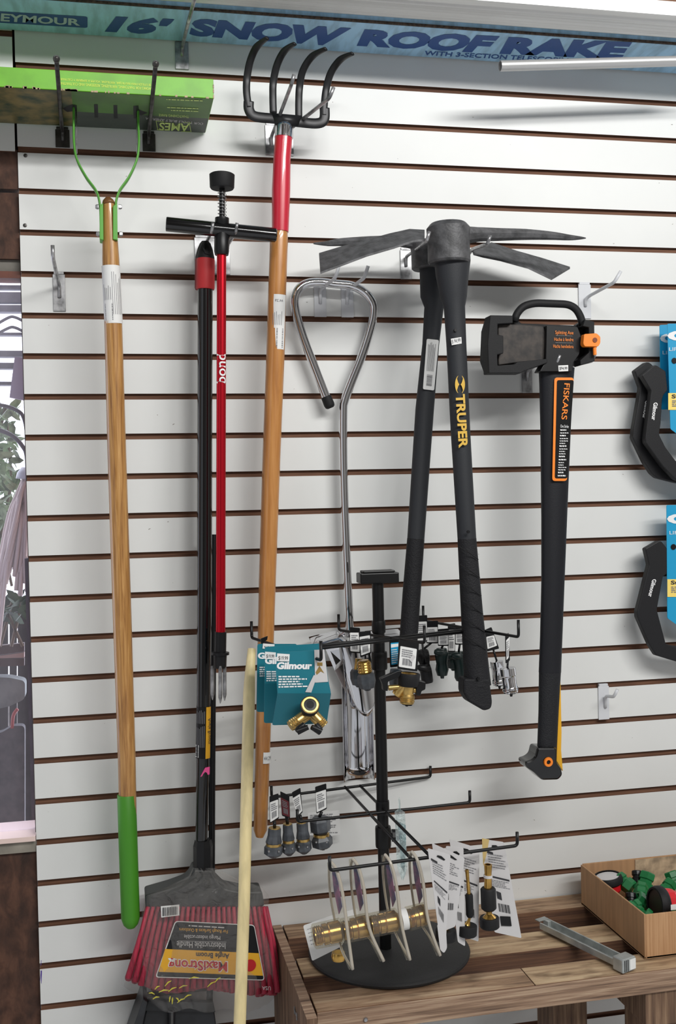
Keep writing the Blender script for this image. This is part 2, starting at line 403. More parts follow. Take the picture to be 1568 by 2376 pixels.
# a few screw heads and scuffs on the wall board
def screw(x, y):
    c = P(x, y, .0004); mb = MB(); mb.lathe(c, c+Vector((0, -.0012, 0)), [(0, .0036), (.7, .0036), (1, .0024)], 12)
    o = mb.build('screw', M_darksteel, smooth=2); return o
s1 = tag(screw(59, 361), 'dark screw head near the top left edge of the slatted wall', 'screw')
s2 = tag(screw(58, 523), 'dark screw head lower down on the left edge of the slatted wall', 'screw')

# ------------------------------------------------------------------ beyond the window
def leaf_cluster(name, x0, x1, y0, y1, d, n, col, size, label, cat):
    rnd = random.Random(int(x0+y0)); mb = MB()
    for i in range(n):
        c = P(rnd.uniform(x0, x1), rnd.uniform(y0, y1), d+rnd.uniform(-.12, .12))
        a = Vector((rnd.uniform(-1, 1), rnd.uniform(-.6, .6), rnd.uniform(-1, 1))).normalized(); b = a.cross(Vector((rnd.uniform(-1, 1), rnd.uniform(-1, 1), rnd.uniform(-1, 1)))).normalized()
        L = size*rnd.uniform(.6, 1.2); W = L*.4
        mb.add([c-a*L, c-a*L*.3+b*W, c+a*L*.5+b*W*.8, c+a*L, c+a*L*.5-b*W*.8, c-a*L*.3-b*W], [(0, 1, 2, 3, 4, 5)])
    root = thing(name, label, cat, P((x0+x1)/2, y1, d))
    f = mb.build('foliage', mat('leaf_'+name, col, .6, var=.5, vscale=25), root); f['kind'] = 'stuff'
    mb = MB()
    for k in range(4):
        mb.tube([P(x0+(x1-x0)*(k+.5)/4, y1+60, d), P(x0+(x1-x0)*rnd.random(), (y0+y1)/2, d), P(x0+(x1-x0)*rnd.random(), y0+10, d)], .004, 6)
    mb.build('stem', mat('stem_brown', (120, 104, 84), .7), root); return root
leaf_cluster('flowering_shrub', -60, 40, 935, 1300, -1.1, 300, (188, 212, 170), .028, 'pale green leafy shrub outside, seen through the window', 'shrub')
leaf_cluster('fern', -40, 66, 1380, 1440, -.5, 60, (70, 96, 66), .022, 'dark green fronds outside below the mop strings', 'plant')
def hoop(pts, d, r, label):
    mb = MB(); mb.tube(smoothpath(pl(pts, d), 6), r, 8); tag(mb.build('garden_hoop', mat('grey_hoop', (110, 108, 112), .5), smooth=True), label, 'hoop', 'grey hoops outside the window')
hoop([(-40, 940), (0, 940), (35, 950), (55, 970), (63, 1030), (66, 1200)], -.5, .0045, 'upper grey curved garden hoop outside the window')
hoop([(-40, 985), (0, 998), (30, 1012), (52, 1035), (62, 1060), (64, 1130), (66, 1250)], -.45, .005, 'lower grey curved garden hoop outside the window')
# greenhouse framing far outside
gh = thing('greenhouse', 'pale greenhouse roof framing far outside the window', 'greenhouse', P(20, 900, -2.5))
M_gh = mat('greenhouse_grey', (152, 150, 160), .6, var=.2, vscale=8)
for (ya, yb) in ((660, 668), (676, 700), (706, 722), (770, 776), (812, 826), (840, 854), (884, 892)):
    mb = MB(); mb.slab([P(-200, ya, -2.5), P(120, ya+2, -2.5), P(120, yb+2, -2.5), P(-200, yb, -2.5)], .05); mb.build('rafter', M_gh, gh)
mb = MB(); mb.tube(smoothpath(pl([(-60, 790), (10, 742), (40, 738), (90, 770)], -2.4), 6), .006, 8); mb.tube(smoothpath(pl([(-60, 810), (10, 766), (40, 762), (90, 795)], -2.4), 6), .006, 8); mb.build('arch', M_gh, gh, True)
mb = MB(); mb.slab(pl([(34, 828), (58, 830), (62, 930), (22, 922)], -.25), .012); tag(mb.build('hanging_board', mat('lilac_grey_board', (178, 172, 186), .6)), 'pale lilac board hanging outside behind the upper window', 'board')
# string mop
mop = thing('string_mop', 'off-white cotton string mop hanging outside the window', 'mop', P(62, 1100, -.2))
mb = MB(); rnd = random.Random(3)
for i in range(34):
    t = i/33; xb = -28+t*88+rnd.uniform(-4, 4); yb = 1330+rnd.uniform(-35, 60) if t > .25 else 1480+rnd.uniform(-40, 20)
    mb.tube(smoothpath(pl([(60+rnd.uniform(-3, 6), 1104, -.2), (38+t*26+rnd.uniform(-2, 2), 1150, -.2+rnd.uniform(-.02, .02)), (14+t*48, 1230+rnd.uniform(-10, 10), -.2+rnd.uniform(-.03, .03)), (xb, yb, -.2)]), 4), .0042, 6)
mb.build('strings', mat('cotton', (214, 198, 190), .9, bump=.3, bscale=300), mop, True)['kind'] = 'stuff'
mb = MB(); mb.lathe(P(64, 1085, -.2), P(62, 1112, -.2), [(0, .012), (.5, .02), (1, .022)], 12); mb.build('clamp', M_whitemetal, mop, True)
# dark post, fence, chair
mb = MB(); a = P(57, 1296, -.12); b = P(80, 1296, -.12); mb.box((a.x, .12, wz0-.05), (b.x, .15, a.z)); tag(mb.build('dark_post', wood('post_dark', (58, 52, 56), (78, 70, 74), (96, 88, 92), (10, 10, 2), .7, 6)), 'weathered dark post just outside the lower window', 'post')
fence = thing('board_fence', 'dark upright fence boards outside the lower window', 'fence', P(20, 1560, -1.4))
for xa, xb in ((-60, -25), (-22, 18), (22, 38), (41, 78)):
    mb = MB(); mb.slab(pl([(xa, 1400), (xb, 1400), (xb, 2010), (xa, 2010)], -1.4), .02); mb.build('fence_board', mat('fence_dark', (86, 82, 84), .8, var=.3, vscale=10), fence)
chair = thing('garden_chair', 'grey garden chair with a curved back and brown rails outside the window', 'chair', P(20, 1900, -.7))
mb = MB(); mb.slab(pl([(-60, 1505), (56, 1492), (56, 1512), (-60, 1528)], -.7), .02); mb.build('top_rail', mat('chair_brown', (92, 70, 66), .6), chair)
mb = MB(); mb.slab(pl([(-60, 1530), (56, 1514), (56, 1526), (-60, 1530)], -.7), .02); mb.build('arm_pad', mat('chair_pink', (198, 170, 162), .6), chair)
mb = MB(); mb.slab(pl([(-60, 1530), (56, 1528), (56, 1545), (-60, 1548)], -.7), .02); mb.build('lower_rail', mat('chair_brown', (92, 70, 66), .6), chair)
mb = MB(); mb.slab(roundpoly(pl([(-60, 1572), (20, 1572), (58, 1580), (58, 1622), (20, 1640), (-60, 1655)], -.66), .01), .05); mb.build('cushion', mat('cushion_grey', (150, 160, 158), .7, var=.2, vscale=20), chair)
mb = MB(); mb.slab(roundpoly(pl([(-60, 1690), (0, 1702), (30, 1684), (57, 1684), (57, 1990), (-60, 1990)], -.6), .01), .03); mb.build('backrest', mat('chair_black', (96, 94, 98), .7, var=.25, vscale=40), chair)
mb = MB(); mb.tube(smoothpath(pl([(28, 1690), (31, 1660), (41, 1645)], -.6), 4), .004, 8); mb.build('red_strap', mat('chair_red', (190, 84, 80), .5), chair, True)
g0 = struct('floor.001', (-3, .12, -2.2), (.0, 6, -2.15), mat('outside_ground', (140, 130, 122), .9, var=.3, vscale=5))

# ------------------------------------------------------------------ wall hooks
def hook(label, plate, path, r=.0028, m=None, pd=.0035, tip=0, group=None, extra=None, lip=True):
    "sheet-metal plate hung in a groove, with a bent rod welded on; path: (x, y, distance from the wall)"
    m = m or M_steel; x0, y0, x1, y1 = plate
    a = P(x0, y0, 0); b = P(x1, y1, 0)
    root = thing('slatwall_hook', label, 'hook', ((a.x+b.x)/2, -.002, b.z), group)
    mb = MB(); mb.box((a.x, -pd, b.z), (b.x, -.0008, a.z-(.004 if lip else 0)))
    if lip:
        mb.box((a.x+.002, -pd, a.z-.004), (b.x-.002, .004, a.z+.001))
    mb.build('plate', m, root, bevel=.0006)
    mb = MB()
    for pth in ([path]+([extra] if extra else [])):
        pts = pl(pth); rp = roundpath(pts, .008)
        mb.tube(rp, r, 10)
        if tip: mb.lathe(pts[-1]+(pts[-1]-pts[-2]).normalized()*-.004, pts[-1]+(pts[-1]-pts[-2]).normalized()*tip, [(0, r), (.3, r*1.5), (.7, r*1.5), (1, r*.5)], 12)
    mb.build('rod', m, root, True); return root
def roundpath(pts, r, n=4):
    out = [pts[0]]
    for i in range(1, len(pts)-1):
        a, b, c = pts[i-1], pts[i], pts[i+1]; ra = min(r, (a-b).length*.45); rc = min(r, (c-b).length*.45)
        p = b+(a-b).normalized()*ra; q = b+(c-b).normalized()*rc
        for j in range(n+1):
            t = j/n; out.append(p*(1-t)**2+b*2*t*(1-t)+q*t*t)
    return out+[pts[-1]]
hook('long grey hook with a knob end, left of two holding up the green carton', (128, 296, 162, 344), [(146, 327, .004), (145, 305, .006), (143, 292, .03), (131, 138, .33)], .0036, M_darksteel, tip=.008)
hook('long grey hook with a knob end, right of two holding up the green carton', (330, 306, 361, 353), [(345, 335, .004), (345, 316, .006), (346, 302, .03), (361, 150, .33)], .0036, M_darksteel, tip=.008)
hook('zinc hook under the long blue carton at the top', (405, 92, 438, 163), [(422, 130, .004), (423, 112, .006), (424, 104, .012), (432, 70, .10), (456, -20, .30)], .0034, M_steel)
hook('zinc hook with two splayed prongs carrying the four-tine cultivator', (614, 286, 681, 363), [(630, 338, .004), (629, 318, .008), (640, 290, .045), (676, 196, .20), (682, 173, .205)], .0034, M_steel,
     extra=[(668, 330, .004), (668, 305, .008), (682, 292, .045), (764, 228, .20), (774, 202, .205)])
hook('zinc hook with two prongs holding the black T-handle and brooms', (450, 547, 534, 638), [(474, 590, .004), (474, 572, .008), (479, 562, .03), (491, 538, .15), (494, 517, .155)], .003, M_steel,
     extra=[(526, 590, .004), (526, 580, .008), (530, 566, .03), (547, 540, .15), (550, 517, .155)])
hook('empty zinc hook near the left edge of the wall', (122, 632, 153, 723), [(138, 690, .004), (138, 664, .006), (134, 650, .03), (123, 598, .14), (122, 569, .142)], .0034, M_steel)
hook('white hook holding the chrome planter loop, left of the pair', (727, 657, 757, 736), [(743, 704, .004), (743, 676, .007), (747, 669, .012), (778, 645, .085), (786, 617, .09)], .0034, M_whitemetal)
hook('white hook holding the chrome planter loop, right of the pair', (790, 659, 820, 737), [(805, 706, .004), (805, 676, .007), (812, 669, .012), (845, 645, .085), (854, 617, .09)], .0034, M_whitemetal)
hook('dark zinc hook with two prongs carrying the pair of mattocks', (927, 576, 955, 649), [(942, 618, .004), (942, 596, .007), (950, 590, .03), (990, 559, .24), (996, 537, .242)], .0033, M_steel,
     extra=[(1080, 600, .03), (1096, 578, .10), (1131, 566, .24), (1137, 546, .242)])
hook('empty white hook right of the second mattock blade, above the axe', (1340, 656, 1370, 740), [(1358, 711, .004), (1358, 694, .007), (1368, 686, .015), (1425, 655, .11), (1440, 629, .115)], .0034, M_whitemetal)
hook('short empty white hook low on the wall right of the axe handle', (1386, 1588, 1412, 1668), [(1404, 1642, .004), (1405, 1622, .007), (1406, 1615, .012), (1424, 1617, .05), (1432, 1600, .055)], .0034, M_whitemetal)
hook('dark hook carrying the sheathed splitting axe', (1209, 850, 1234, 912), [(1223, 884, .004), (1223, 862, .007), (1240, 850, .03), (1291, 843, .17), (1299, 824, .175)], .003, M_steel,
     extra=[(1316, 852, .03), (1340, 846, .08), (1374, 838, .15), (1381, 819, .155)])

# ------------------------------------------------------------------ green carton with the thatching rake
ZU = -.107; ZT = -.073; XR = .348
carton = thing('rake_carton', 'green cardboard carton lying across two long hooks at top left', 'box', (.1, -.1, ZU))
mb = MB(); mb.box((-.30, -.183, ZU), (XR, -.006, ZT)); mb.build('carton_body', mat('carton_green', (110, 182, 36), .4, var=.08, vscale=30), carton, bevel=.001)
e = .0004
def under(lst): return [PZ(x, y, ZU-e) for x, y in lst]
def underslab(name, lst, m, lift=0):
    mb = MB(); pts = [PZ(x, y, ZU-e-lift) for x, y in lst]; mb.add(pts, [tuple(range(len(pts)))]); return mb.build(name, m, carton)
a = .0
def strip(name, x0, x1, y0, y1, m, lift=0):
    mb = MB(); z = ZU-e-lift; mb.add([(x0, y0, z), (x1, y0, z), (x1, y1, z), (x0, y1, z)], [(0, 1, 2, 3)]); return mb.build(name, m, carton)
strip('lawn_photo', -.299, .105, -.182, -.008, mat('lawn_print', (128, 112, 62), .45, var=.6, vscale=26, dark=(34, 58, 34)))
strip('green_panel', .105, XR-.001, -.182, -.085, mat('dull_green_print', (84, 128, 54), .45, var=.25, vscale=9))
strip('grey_panel', .105, XR-.001, -.085, -.007, mat('charcoal_print', (62, 72, 62), .45, var=.12, vscale=20))
for (x, y) in ((223, 258), (268, 260)): underslab('slot', [(x-5, y-16), (x+4, y-16), (x+5, y+15), (x-4, y+15)], M_black, .0003)
underslab('tear_hole', [(145, 252), (158, 246), (168, 242), (178, 244), (179, 275), (172, 278), (170, 258), (156, 260)], M_black, .0003)
underslab('tear_hole', [(309, 246), (321, 245), (322, 254), (342, 262), (328, 268), (321, 266), (319, 275), (310, 275)], M_black, .0003)
def umap(p0, p1, p2): return plane_map(PZ(*p0, ZU-.0009), PZ(*p1, ZU-.0009), PZ(*p2, ZU-.0009))
M_lime = mat('lime_ink', (190, 214, 120), .5)
text('printed_name', 'AMES', umap((440, 287), (370, 284), (437, 305)), M_lime, carton, .02)
mb = MB()
for (p, q) in (((362, 281), (366, 301)), ((439, 285), (443, 306)), ((362, 281), (380, 282)), ((425, 284), (443, 285)), ((364, 301), (380, 302)), ((420, 305), (441, 306))):
    A = PZ(*p, ZU-.001); B = PZ(*q, ZU-.001); mb.tube([A, B], .0006, 4)
mb.build('logo_frame', M_lime, carton)
text('printed_line', 'OUR TOOLS BUILT AMERICA', umap((472, 285), (338, 272), (470, 290)), M_papergrey, carton)
text('printed_line', 'THATCHING RAKE', umap((438, 268), (368, 264), (438, 274)), M_lime, carton)
mb = MB(); scribble(mb, umap((470, 230), (375, 226), (469, 262)), 0, 1, 0, .25, 1, .35); scribble(mb, umap((470, 230), (375, 226), (469, 262)), .1, .9, .6, 1, 2, .35); mb.build('small_print', M_lime, carton)
M_limeb = mat('yellow_print', (226, 240, 90), .5)
fm = plane_map(P(352, 203, .1836), P(138, 190, .1836), P(352, 209, .1836)); text('front_print', 'WORKS FOR THATCHING, FERTILIZING, RESEEDING AND CULTIVATING', fm, M_limeb, carton)
fm = plane_map(P(350, 195, .1836), P(140, 181, .1836), P(350, 200, .1836)); text('front_print', 'SE UTILIZA PARA RASTROJAR, FERTILIZAR, VOLVER A SEMBRAR Y CULTIVAR', fm, M_limeb, carton)
mb = MB(); rnd = random.Random(5)
for i in range(46):
    x = rnd.choice([rnd.uniform(-20, 110), rnd.uniform(140, 180), rnd.uniform(190, 495)]); w = rnd.uniform(2, 9)
    X = PZ(x, 220, ZU).x; W = pm(w, x, .18); h = rnd.uniform(.0008, .003)
    mb.box((X-W/2, -.1840, ZU-.0008), (X+W/2, -.1825, ZU+h))
for y0 in (ZU, ZU+.01, ZU+.018): mb.box((XR-.0012, -.1838, y0), (XR+.0006, -.182, y0+.006))
mb.build('worn_edge', M_cardtorn, carton)['kind'] = 'stuff'

rake = thing('thatching_rake', 'wooden-handled rake with green straps hanging from the green carton', 'rake', P(303, 2150, .09))
def cpath(lst, n=6, d=None):
    pts = pl(lst, d if d is not None else 0); return smoothpath(pts, n)
hp = [(252, 468, .115), (257, 600, .113), (263, 760, .11), (271, 1050, .105), (284, 1450, .10), (294, 1760, .095), (297, 1900, .093)]
hr = [13.5, 19.5, 20.5, 21.5, 21.5, 20.5, 20]
mb = MB(); mb.tube(pl(hp), [pm(r, x, d) for r, (x, y, d) in zip(hr, hp)], 20); mb.build('handle', M_handle1, rake, 2)
mb = MB(); A, B = P(250, 458, .115), P(252, 474, .115); mb.lathe(A, B, [(0, pm(5)), (.4, pm(11)), (1, pm(14))], 20); mb.build('handle_top', mat('dark_wood_end', (110, 72, 40), .5), rake, 2)
mb = MB(); A, B = P(293.5, 1843, .094), P(303.5, 2152, .09); mb.lathe(A, B, [(0, pm(20.5, 290, .09)), (.004, pm(21.5, 290, .09)), (.4, pm(21.8, 290, .09)), (.93, pm(21.5, 290, .09)), (.975, pm(17, 290, .09)), (1, pm(10, 290, .09))], 24); mb.build('grip', M_greengrip, rake, 2)
def ribbon(name, lst, w, th, m, parent, n=6):
    "flat strap, wide in depth and thin across"
    pts = smoothpath(pl(lst), n); mb = MB(); mb.tube(pts, th, 8, flat=w/th); return mb.build(name, m, parent, True)
ribbon('strap', [(171, 245, .10), (171, 290, .10), (172, 335, .105), (179, 372, .108), (200, 412, .11), (224, 446, .112), (232, 478, .113), (234, 520, .113), (236, 556, .113)], .0085, .0022, M_green, rake)
ribbon('strap', [(320, 248, .10), (321, 290, .10), (322, 335, .105), (317, 372, .108), (299, 412, .11), (276, 446, .112), (268, 478, .113), (268, 520, .113), (268, 556, .113)], .0085, .0022, M_green, rake)
for xa, xb in ((231, 240), (262, 273)):
    mb = MB(); mb.slab(pl([(xa, 478), (xb-1, 470), (xb, 557), (xa, 555)], .130), .03); mb.build('strap_plate', M_green, rake, bevel=.001)
for xa in (175, 315):
    mb = MB(); mb.tube(pl([(xa+2, 250, .09), (xa+3, 356, .08)]), .0012, 8, flat=3); mb.build('support_rod', M_steel, rake, True)
for x, y, s in ((229, 480, -1), (275, 480, 1), (231, 543, -1), (277, 543, 1)):
    c = P(x, y, .118); mb = MB(); mb.lathe(c, c+Vector((s*.006, 0, 0)), [(0, .0045), (.6, .0045), (1, .003)], 6); mb.build('bolt', M_steel, rake, 2)
A, B = P(257, 618, .113), P(263.5, 752, .11); rr = pm(21, 260, .11)
lbl = MB(); lbl.arc(A, B, rr, -1.6, 1.6, 16); lo = lbl.build('handle_label', M_paper, rake, True)
lf = lambda u, v: cyl(A, B, rr+.0004, v, -1.5+3.0*u)
mb = MB(); bars(mb, lf, .18, .5, .66, .95, 14, along='v')
for i in range(11):
    u = .16+i*.07; v0 = random.uniform(.1, .4) if i > 4 else random.uniform(.3, .45); mb.add([lf(u, v0), lf(u+.015, v0), lf(u+.015, .6 if i < 5 else .85), lf(u, .6 if i < 5 else .85)], [(0, 1, 2, 3)])
o = mb.build('barcode', M_inkgrey, lo)

# ------------------------------------------------------------------ long blue carton, channel, conduit (top)
ZB = .065
blue = thing('roof_rake_carton', 'long light blue carton with dark blue lettering across the top of the wall', 'box', (.6, -.09, ZB))
yb0, yf0 = -.004, -.122-.004
AL = PZ(0, 71, ZB); AR = PZ(1568, 150, ZB); FL = PZ(0, 3, ZB); FR = PZ(1568, 92, ZB)
def ext(a, b, t): return a+(b-a)*t
b0 = ext(PZ(0, 72, ZB), PZ(860, 127, ZB), -.8); b0.y = min(b0.y, -.004); f0 = ext(PZ(0, 3, ZB), PZ(1568, 92, ZB), -.4); b1 = ext(PZ(0, 72, ZB), PZ(860, 127, ZB), 2.4); b1.y = min(b1.y, -.004); f1 = ext(PZ(0, 3, ZB), PZ(1568, 92, ZB), 1.2)
b0.y = b1.y = -.006; f0.y = (f0.y+f1.y)/2; f1.y = f0.y
h = Vector((0, 0, .055))
M_bluebox = mat('light_blue_print', (164, 208, 238), .42, var=.14, vscale=24, stretch=(3, .6, 1))
mb = MB(); mb.add([b0, f0, f1, b1, b0+h, f0+h, f1+h, b1+h], [(0, 1, 2, 3), (4, 5, 6, 7), (0, 1, 5, 4), (1, 2, 6, 5), (2, 3, 7, 6), (3, 0, 4, 7)]); mb.build('carton_body', M_bluebox, blue, bevel=.001)
ZL = ZB-.0006
M_navy = mat('navy_print', (28, 74, 138), .5)
def bmap(p0, p1, p2): return plane_map(PZ(*p0, ZL), PZ(*p1, ZL), PZ(*p2, ZL))
text('printed_word', "16'", bmap((243, 74), (402, 83), (240, 35)), M_navy, blue, .06, .28)
text('printed_word', 'SNOW', quad_map(PZ(437, 83, ZL), PZ(782, 108, ZL), PZ(449, 43, ZL), PZ(816, 65, ZL)), M_navy, blue, .06)
text('printed_word', 'ROOF', quad_map(PZ(827, 107, ZL), PZ(1122, 124, ZL), PZ(846, 68, ZL), PZ(1160, 84, ZL)), M_navy, blue, .06)
text('printed_word', 'RAKE', quad_map(PZ(1158, 125, ZL), PZ(1440, 138, ZL), PZ(1180, 86, ZL), PZ(1468, 98, ZL)), M_navy, blue, .06)
text('printed_line', 'WITH 3-SECTION TELESCOPING HANDLE', quad_map(PZ(983, 128, ZL), PZ(1432, 151, ZL), PZ(986, 118, ZL), PZ(1436, 141, ZL)), M_navy, blue, .02)
mb = MB(); pts = roundpoly([PZ(x, y, ZL) for x, y in ((-80, 22), (203, 39), (203, 65), (-80, 48))], .006); mb.add(pts, [tuple(range(len(pts)))]); mb.build('name_plate', M_navy, blue)
text('name_plate_text', 'SEYMOUR', quad_map(PZ(-22, 48, ZL-.0004), PZ(186, 60, ZL-.0004), PZ(-20, 29, ZL-.0004), PZ(186, 44, ZL-.0004)), mat('silver_ink', (178, 188, 200), .5), blue, .03)
mb = MB(); mb.tube([f0+Vector((0, -.001, .003)), f1+Vector((0, -.001, .003))], .003, 6); mb.build('worn_edge', mat('brown_corrugated', (84, 70, 60), .9, var=.4, vscale=200), blue)

chan = MB(); A = PZ(1080, 3, .078); B = PZ(1568, 42, .078); dirv = (B-A).normalized(); A0 = A-dirv*1.2; B0 = B+dirv*.25
C0 = Vector((A0.x, -.140, .078)); C1 = Vector((B0.x, -.140, .078)); wid = (A0.y-C0.y)
prof = []; n = 17
for i in range(n+1):
    t = i/n; y = -.134+(A0.y+.134)*t
    z = .0 if i % 2 else .0022
    if t > .82: z = .004+.012*(t-.82)
    if t < .12: z = .006
    prof.append((y, .073+z))
prof += [(A0.y, .105), (-.134, .105)]
v = [(A0.x, y, z) for y, z in prof]+[(B0.x, y+(B0.y-A0.y)*0, z) for y, z in prof]; k = len(prof)
chan.add(v, [(i, (i+1) % k, k+(i+1) % k, k+i) for i in range(k)]+[tuple(range(k)), tuple(range(2*k-1, k-1, -1))])
tag(chan.build('aluminium_channel', M_alu), 'ribbed silver aluminium channel lying above the blue carton', 'channel')
mb = MB(); A = P(1160, 153, .15); B = P(1600, 141, .15); B = B+(B-A)*.15
rT = pm(12, 1300, .15); mb.lathe(A, B, [(0, rT*.86), (.0, rT), (1, rT)], 24, capa=False); mb.lathe(A, B, [(0, rT*.86), (.3, rT*.86)], 24, capa=False, capb=True)
tag(mb.build('conduit_pipe', mat('pipe_silver', (196, 196, 196), .36, metal=.6), smooth=2), 'bare aluminium pipe with an open end under the blue carton', 'pipe')

# ------------------------------------------------------------------ four-tine cultivator
cult = thing('garden_cultivator', 'four-tine cultivator with red sleeve and long wooden handle', 'cultivator', P(605, 1940, .06))
dC = .085
def strip2(mb, centre, halfw, th, n=6):
    "flat bar: centre (x,y,d), halfw px in image, th metres thick in depth"
    pts = smoothpath(pl(centre), n); hv = smoothvals([pm(h, 690, c[2]) for h, c in zip(halfw, centre)], n)
    mb.tube(pts, hv, 12, flat=th/max(hv))
mb = MB()
T = [[(577, 250, dC), (572, 215, dC), (573, 180, dC), (581, 140, dC+.012), (596, 108, dC+.035), (620, 88, dC+.07)],
     [(634, 262, dC), (633, 225, dC), (634, 190, dC), (643, 150, dC+.012), (660, 118, dC+.035), (684, 101, dC+.07)],
     [(693, 272, dC), (693, 235, dC), (695, 200, dC), (703, 163, dC+.012), (725, 130, dC+.035), (756, 113, dC+.07)],
     [(752, 268, dC), (752, 245, dC), (757, 205, dC), (768, 168, dC+.012), (790, 138, dC+.035), (818, 124, dC+.07)]]
for t in T:
    tm = MB(); strip2(tm, t, [8.5, 8.5, 8.5, 8.5, 8.5, 5.5], .0032); tm.build('tine', M_blackiron, cult, True)
mb.tube(smoothpath(pl([(577, 235, dC), (578, 255, dC), (592, 270, dC), (640, 276, dC), (700, 284, dC), (738, 286, dC), (752, 276, dC), (753, 250, dC)]), 6), pm(11.5), 12, flat=.3)
mb.slab(pl([(630, 262), (700, 268), (692, 292), (640, 292)], dC+.003), .006); mb.build('crossbar', M_blackiron, cult, True)
text('stamp', '14', plane_map(P(668, 281, dC+.0062), P(658, 281, dC+.0062), P(668, 287, dC+.0062)), M_black, cult)
mb = MB(); A, B = P(660, 286, dC), P(658, 320, dC); mb.lathe(A, B, [(0, pm(13)), (.12, pm(18)), (.3, pm(20)), (1, pm(21))], 24); mb.build('ferrule', M_chrome, cult, 2)
hp = [(658, 317, .085), (654, 370, .085), (652, 440, .085), (650, 538, .085)]
mb = MB(); mb.tube(pl(hp), [pm(20.5, 650, .085), pm(20, 650, .085), pm(21.5, 650, .085), pm(19.5, 650, .085)], 24); mb.build('sleeve', M_red, cult, 2)
hp = [(650, 536, .085), (647, 560, .084), (642, 700, .08), (639, 820, .078), (630, 1050, .075), (620, 1350, .07), (612, 1650, .065), (604, 1925, .06), (602, 1942, .06)]
hr = [17.5, 21, 21, 21.5, 21, 20, 18, 16, 9]
mb = MB(); mb.tube(pl(hp), [pm(r, x, d) for r, (x, y, d) in zip(hr, hp)], 24); mb.build('handle', M_handle2, cult, 2)
A, B = P(645, 686, .081), P(640.5, 812, .078); rr = pm(21.6, 640, .08)
mb = MB(); mb.arc(A, B, rr, -.75, .95, 12); lo = mb.build('handle_label', M_paper, cult, True)
lf = lambda u, v: cyl(A, B, rr+.0004, v, -.7+1.6*u)
text('label_price', '44.29', lambda u, v: lf(.8-.55*u, .09+.05*(1-v)+.0), M_inkgrey, lo)
mb = MB(); bars(mb, lf, .42, .9, .62, .97, 16, along='v')
for i in range(6):
    u = .12+i*.12; v0 = random.uniform(.28, .4); mb.add([lf(u, v0), lf(u+.03, v0), lf(u+.03, .56), lf(u, .56)], [(0, 1, 2, 3)])
mb.build('barcode', M_inkgrey, lo)
A, B = P(613, 1742, .064), P(612, 1768, .064); mb = MB(); mb.arc(A, B, pm(18, 610, .064), -.1, 1.3, 8); lo = mb.build('price_tag', M_paper, cult, True)
text('price_digits', '44.29', lambda u, v: cyl(A, B, pm(18.5, 610, .064), .7-.35*v, .0+1.0*u), M_inkgrey, lo)

# ------------------------------------------------------------------ brooms
def pole(mb, A, B, r, seg=20): mb.tube([A, B], r, seg)
def broom_top(root, dx, d, red, full=True):
    mb = MB(); A = P(478+dx, 560, d); B = P(477+dx, 606, d)
    mb.lathe(A, B, [(0, pm(6)), (.12, pm(10)), (.4, pm(15)), (.8, pm(19)), (1, pm(19.5))], 20); mb.build('hanger_cap', M_blackmat, root, 2)
    mb = MB(); mb.tube([P(x+dx, y, d+.016) for x, y in ((475, 562), (472, 575), (477, 588), (486, 590), (490, 580), (487, 566))], .0017, 8, closed=True); mb.build('hanging_loop', M_blackmat, root, True)
    mb = MB(); mb.lathe(P(477+dx, 601, d), P(476.5+dx, 672, d), [(0, pm(19.2)), (.05, pm(20)), (.95, pm(20)), (1, pm(19))], 20); mb.build('collar', red, root, 2)
brm = thing('angle_broom', 'black-handled broom with red bristles in a clear bag, nearer of two', 'broom', P(470, 2300, .08), 'brooms hung on one hook')
brr = thing('angle_broom', 'second broom handle with dark red collar, mostly hidden behind the nearer broom', 'broom', P(470, 2200, .03), 'brooms hung on one hook')
broom_top(brm, 0, .085, M_redrubber); broom_top(brr, -4, .04, mat('dark_red_rubber', (132, 34, 42), .6))
mb = MB(); mb.tube(pl([(476, 668, .085), (475, 1000, .085), (474, 1400, .085), (470, 1800, .085), (467, 1970, .085)]), [pm(17.5, 470, .08)]*3+[pm(15.5, 470, .08), pm(14.5, 470, .08)], 20); mb.build('pole', M_blackgloss, brm, 2)
mb = MB(); mb.tube(pl([(473, 670, .04), (474, 1400, .04), (466, 2000, .04)]), pm(12, 470, .04), 16); mb.build('pole', M_blackgloss, brr, 2)
mb = MB(); mb.tube(pl([(471, 1948, .085), (471, 1962, .085), (471, 2016, .085)]), [pm(18), pm(21.5), pm(21)], 8); mb.build('socket', M_black, brm)
A, B = P(472.5, 1638, .085), P(470.5, 1757, .085); rr = pm(17.4, 470, .085)
mb = MB(); mb.arc(A, B, rr, -1.3, 1.25, 14); lo = mb.build('pole_label', M_black, brm, True)
mb = MB(); mb.arc(A, B, rr+.0003, .35, 1.2, 8); mb.build('yellow_band', M_yellow, lo, True)
lf = lambda u, v: cyl(A, B, rr+.0006, v, -1.2+1.5*u)
mb = MB()
for i in range(6):
    u = .15+.14*i; 
    for (v0, v1) in ((.05, .32), (.36, .78)):
        q = v0+random.uniform(0, .06); mb.add([lf(u, q), lf(u+.05, q), lf(u+.05, v1), lf(u, v1)], [(0, 1, 2, 3)])
mb.build('small_print', M_inkgrey, lo)
mb = MB(); q = [lf(.0, .74), lf(.42, .74), lf(.42, .98), lf(.0, .98)]; mb.add(q, [(0, 1, 2, 3)]); mb.build('barcode_ground', M_paper, lo)
mb = MB(); bars(mb, lambda u, v: cyl(A, B, rr+.0009, v, -1.2+1.5*u), .03, .38, .76, .96, 12, along='v'); mb.build('barcode', M_ink, lo)
yl = lambda u, v: cyl(A, B, rr+.0008, .22+.5*u, 1.1-.5*v)
text('yellow_band_text', 'Angle Broom', yl, M_ink, lo)
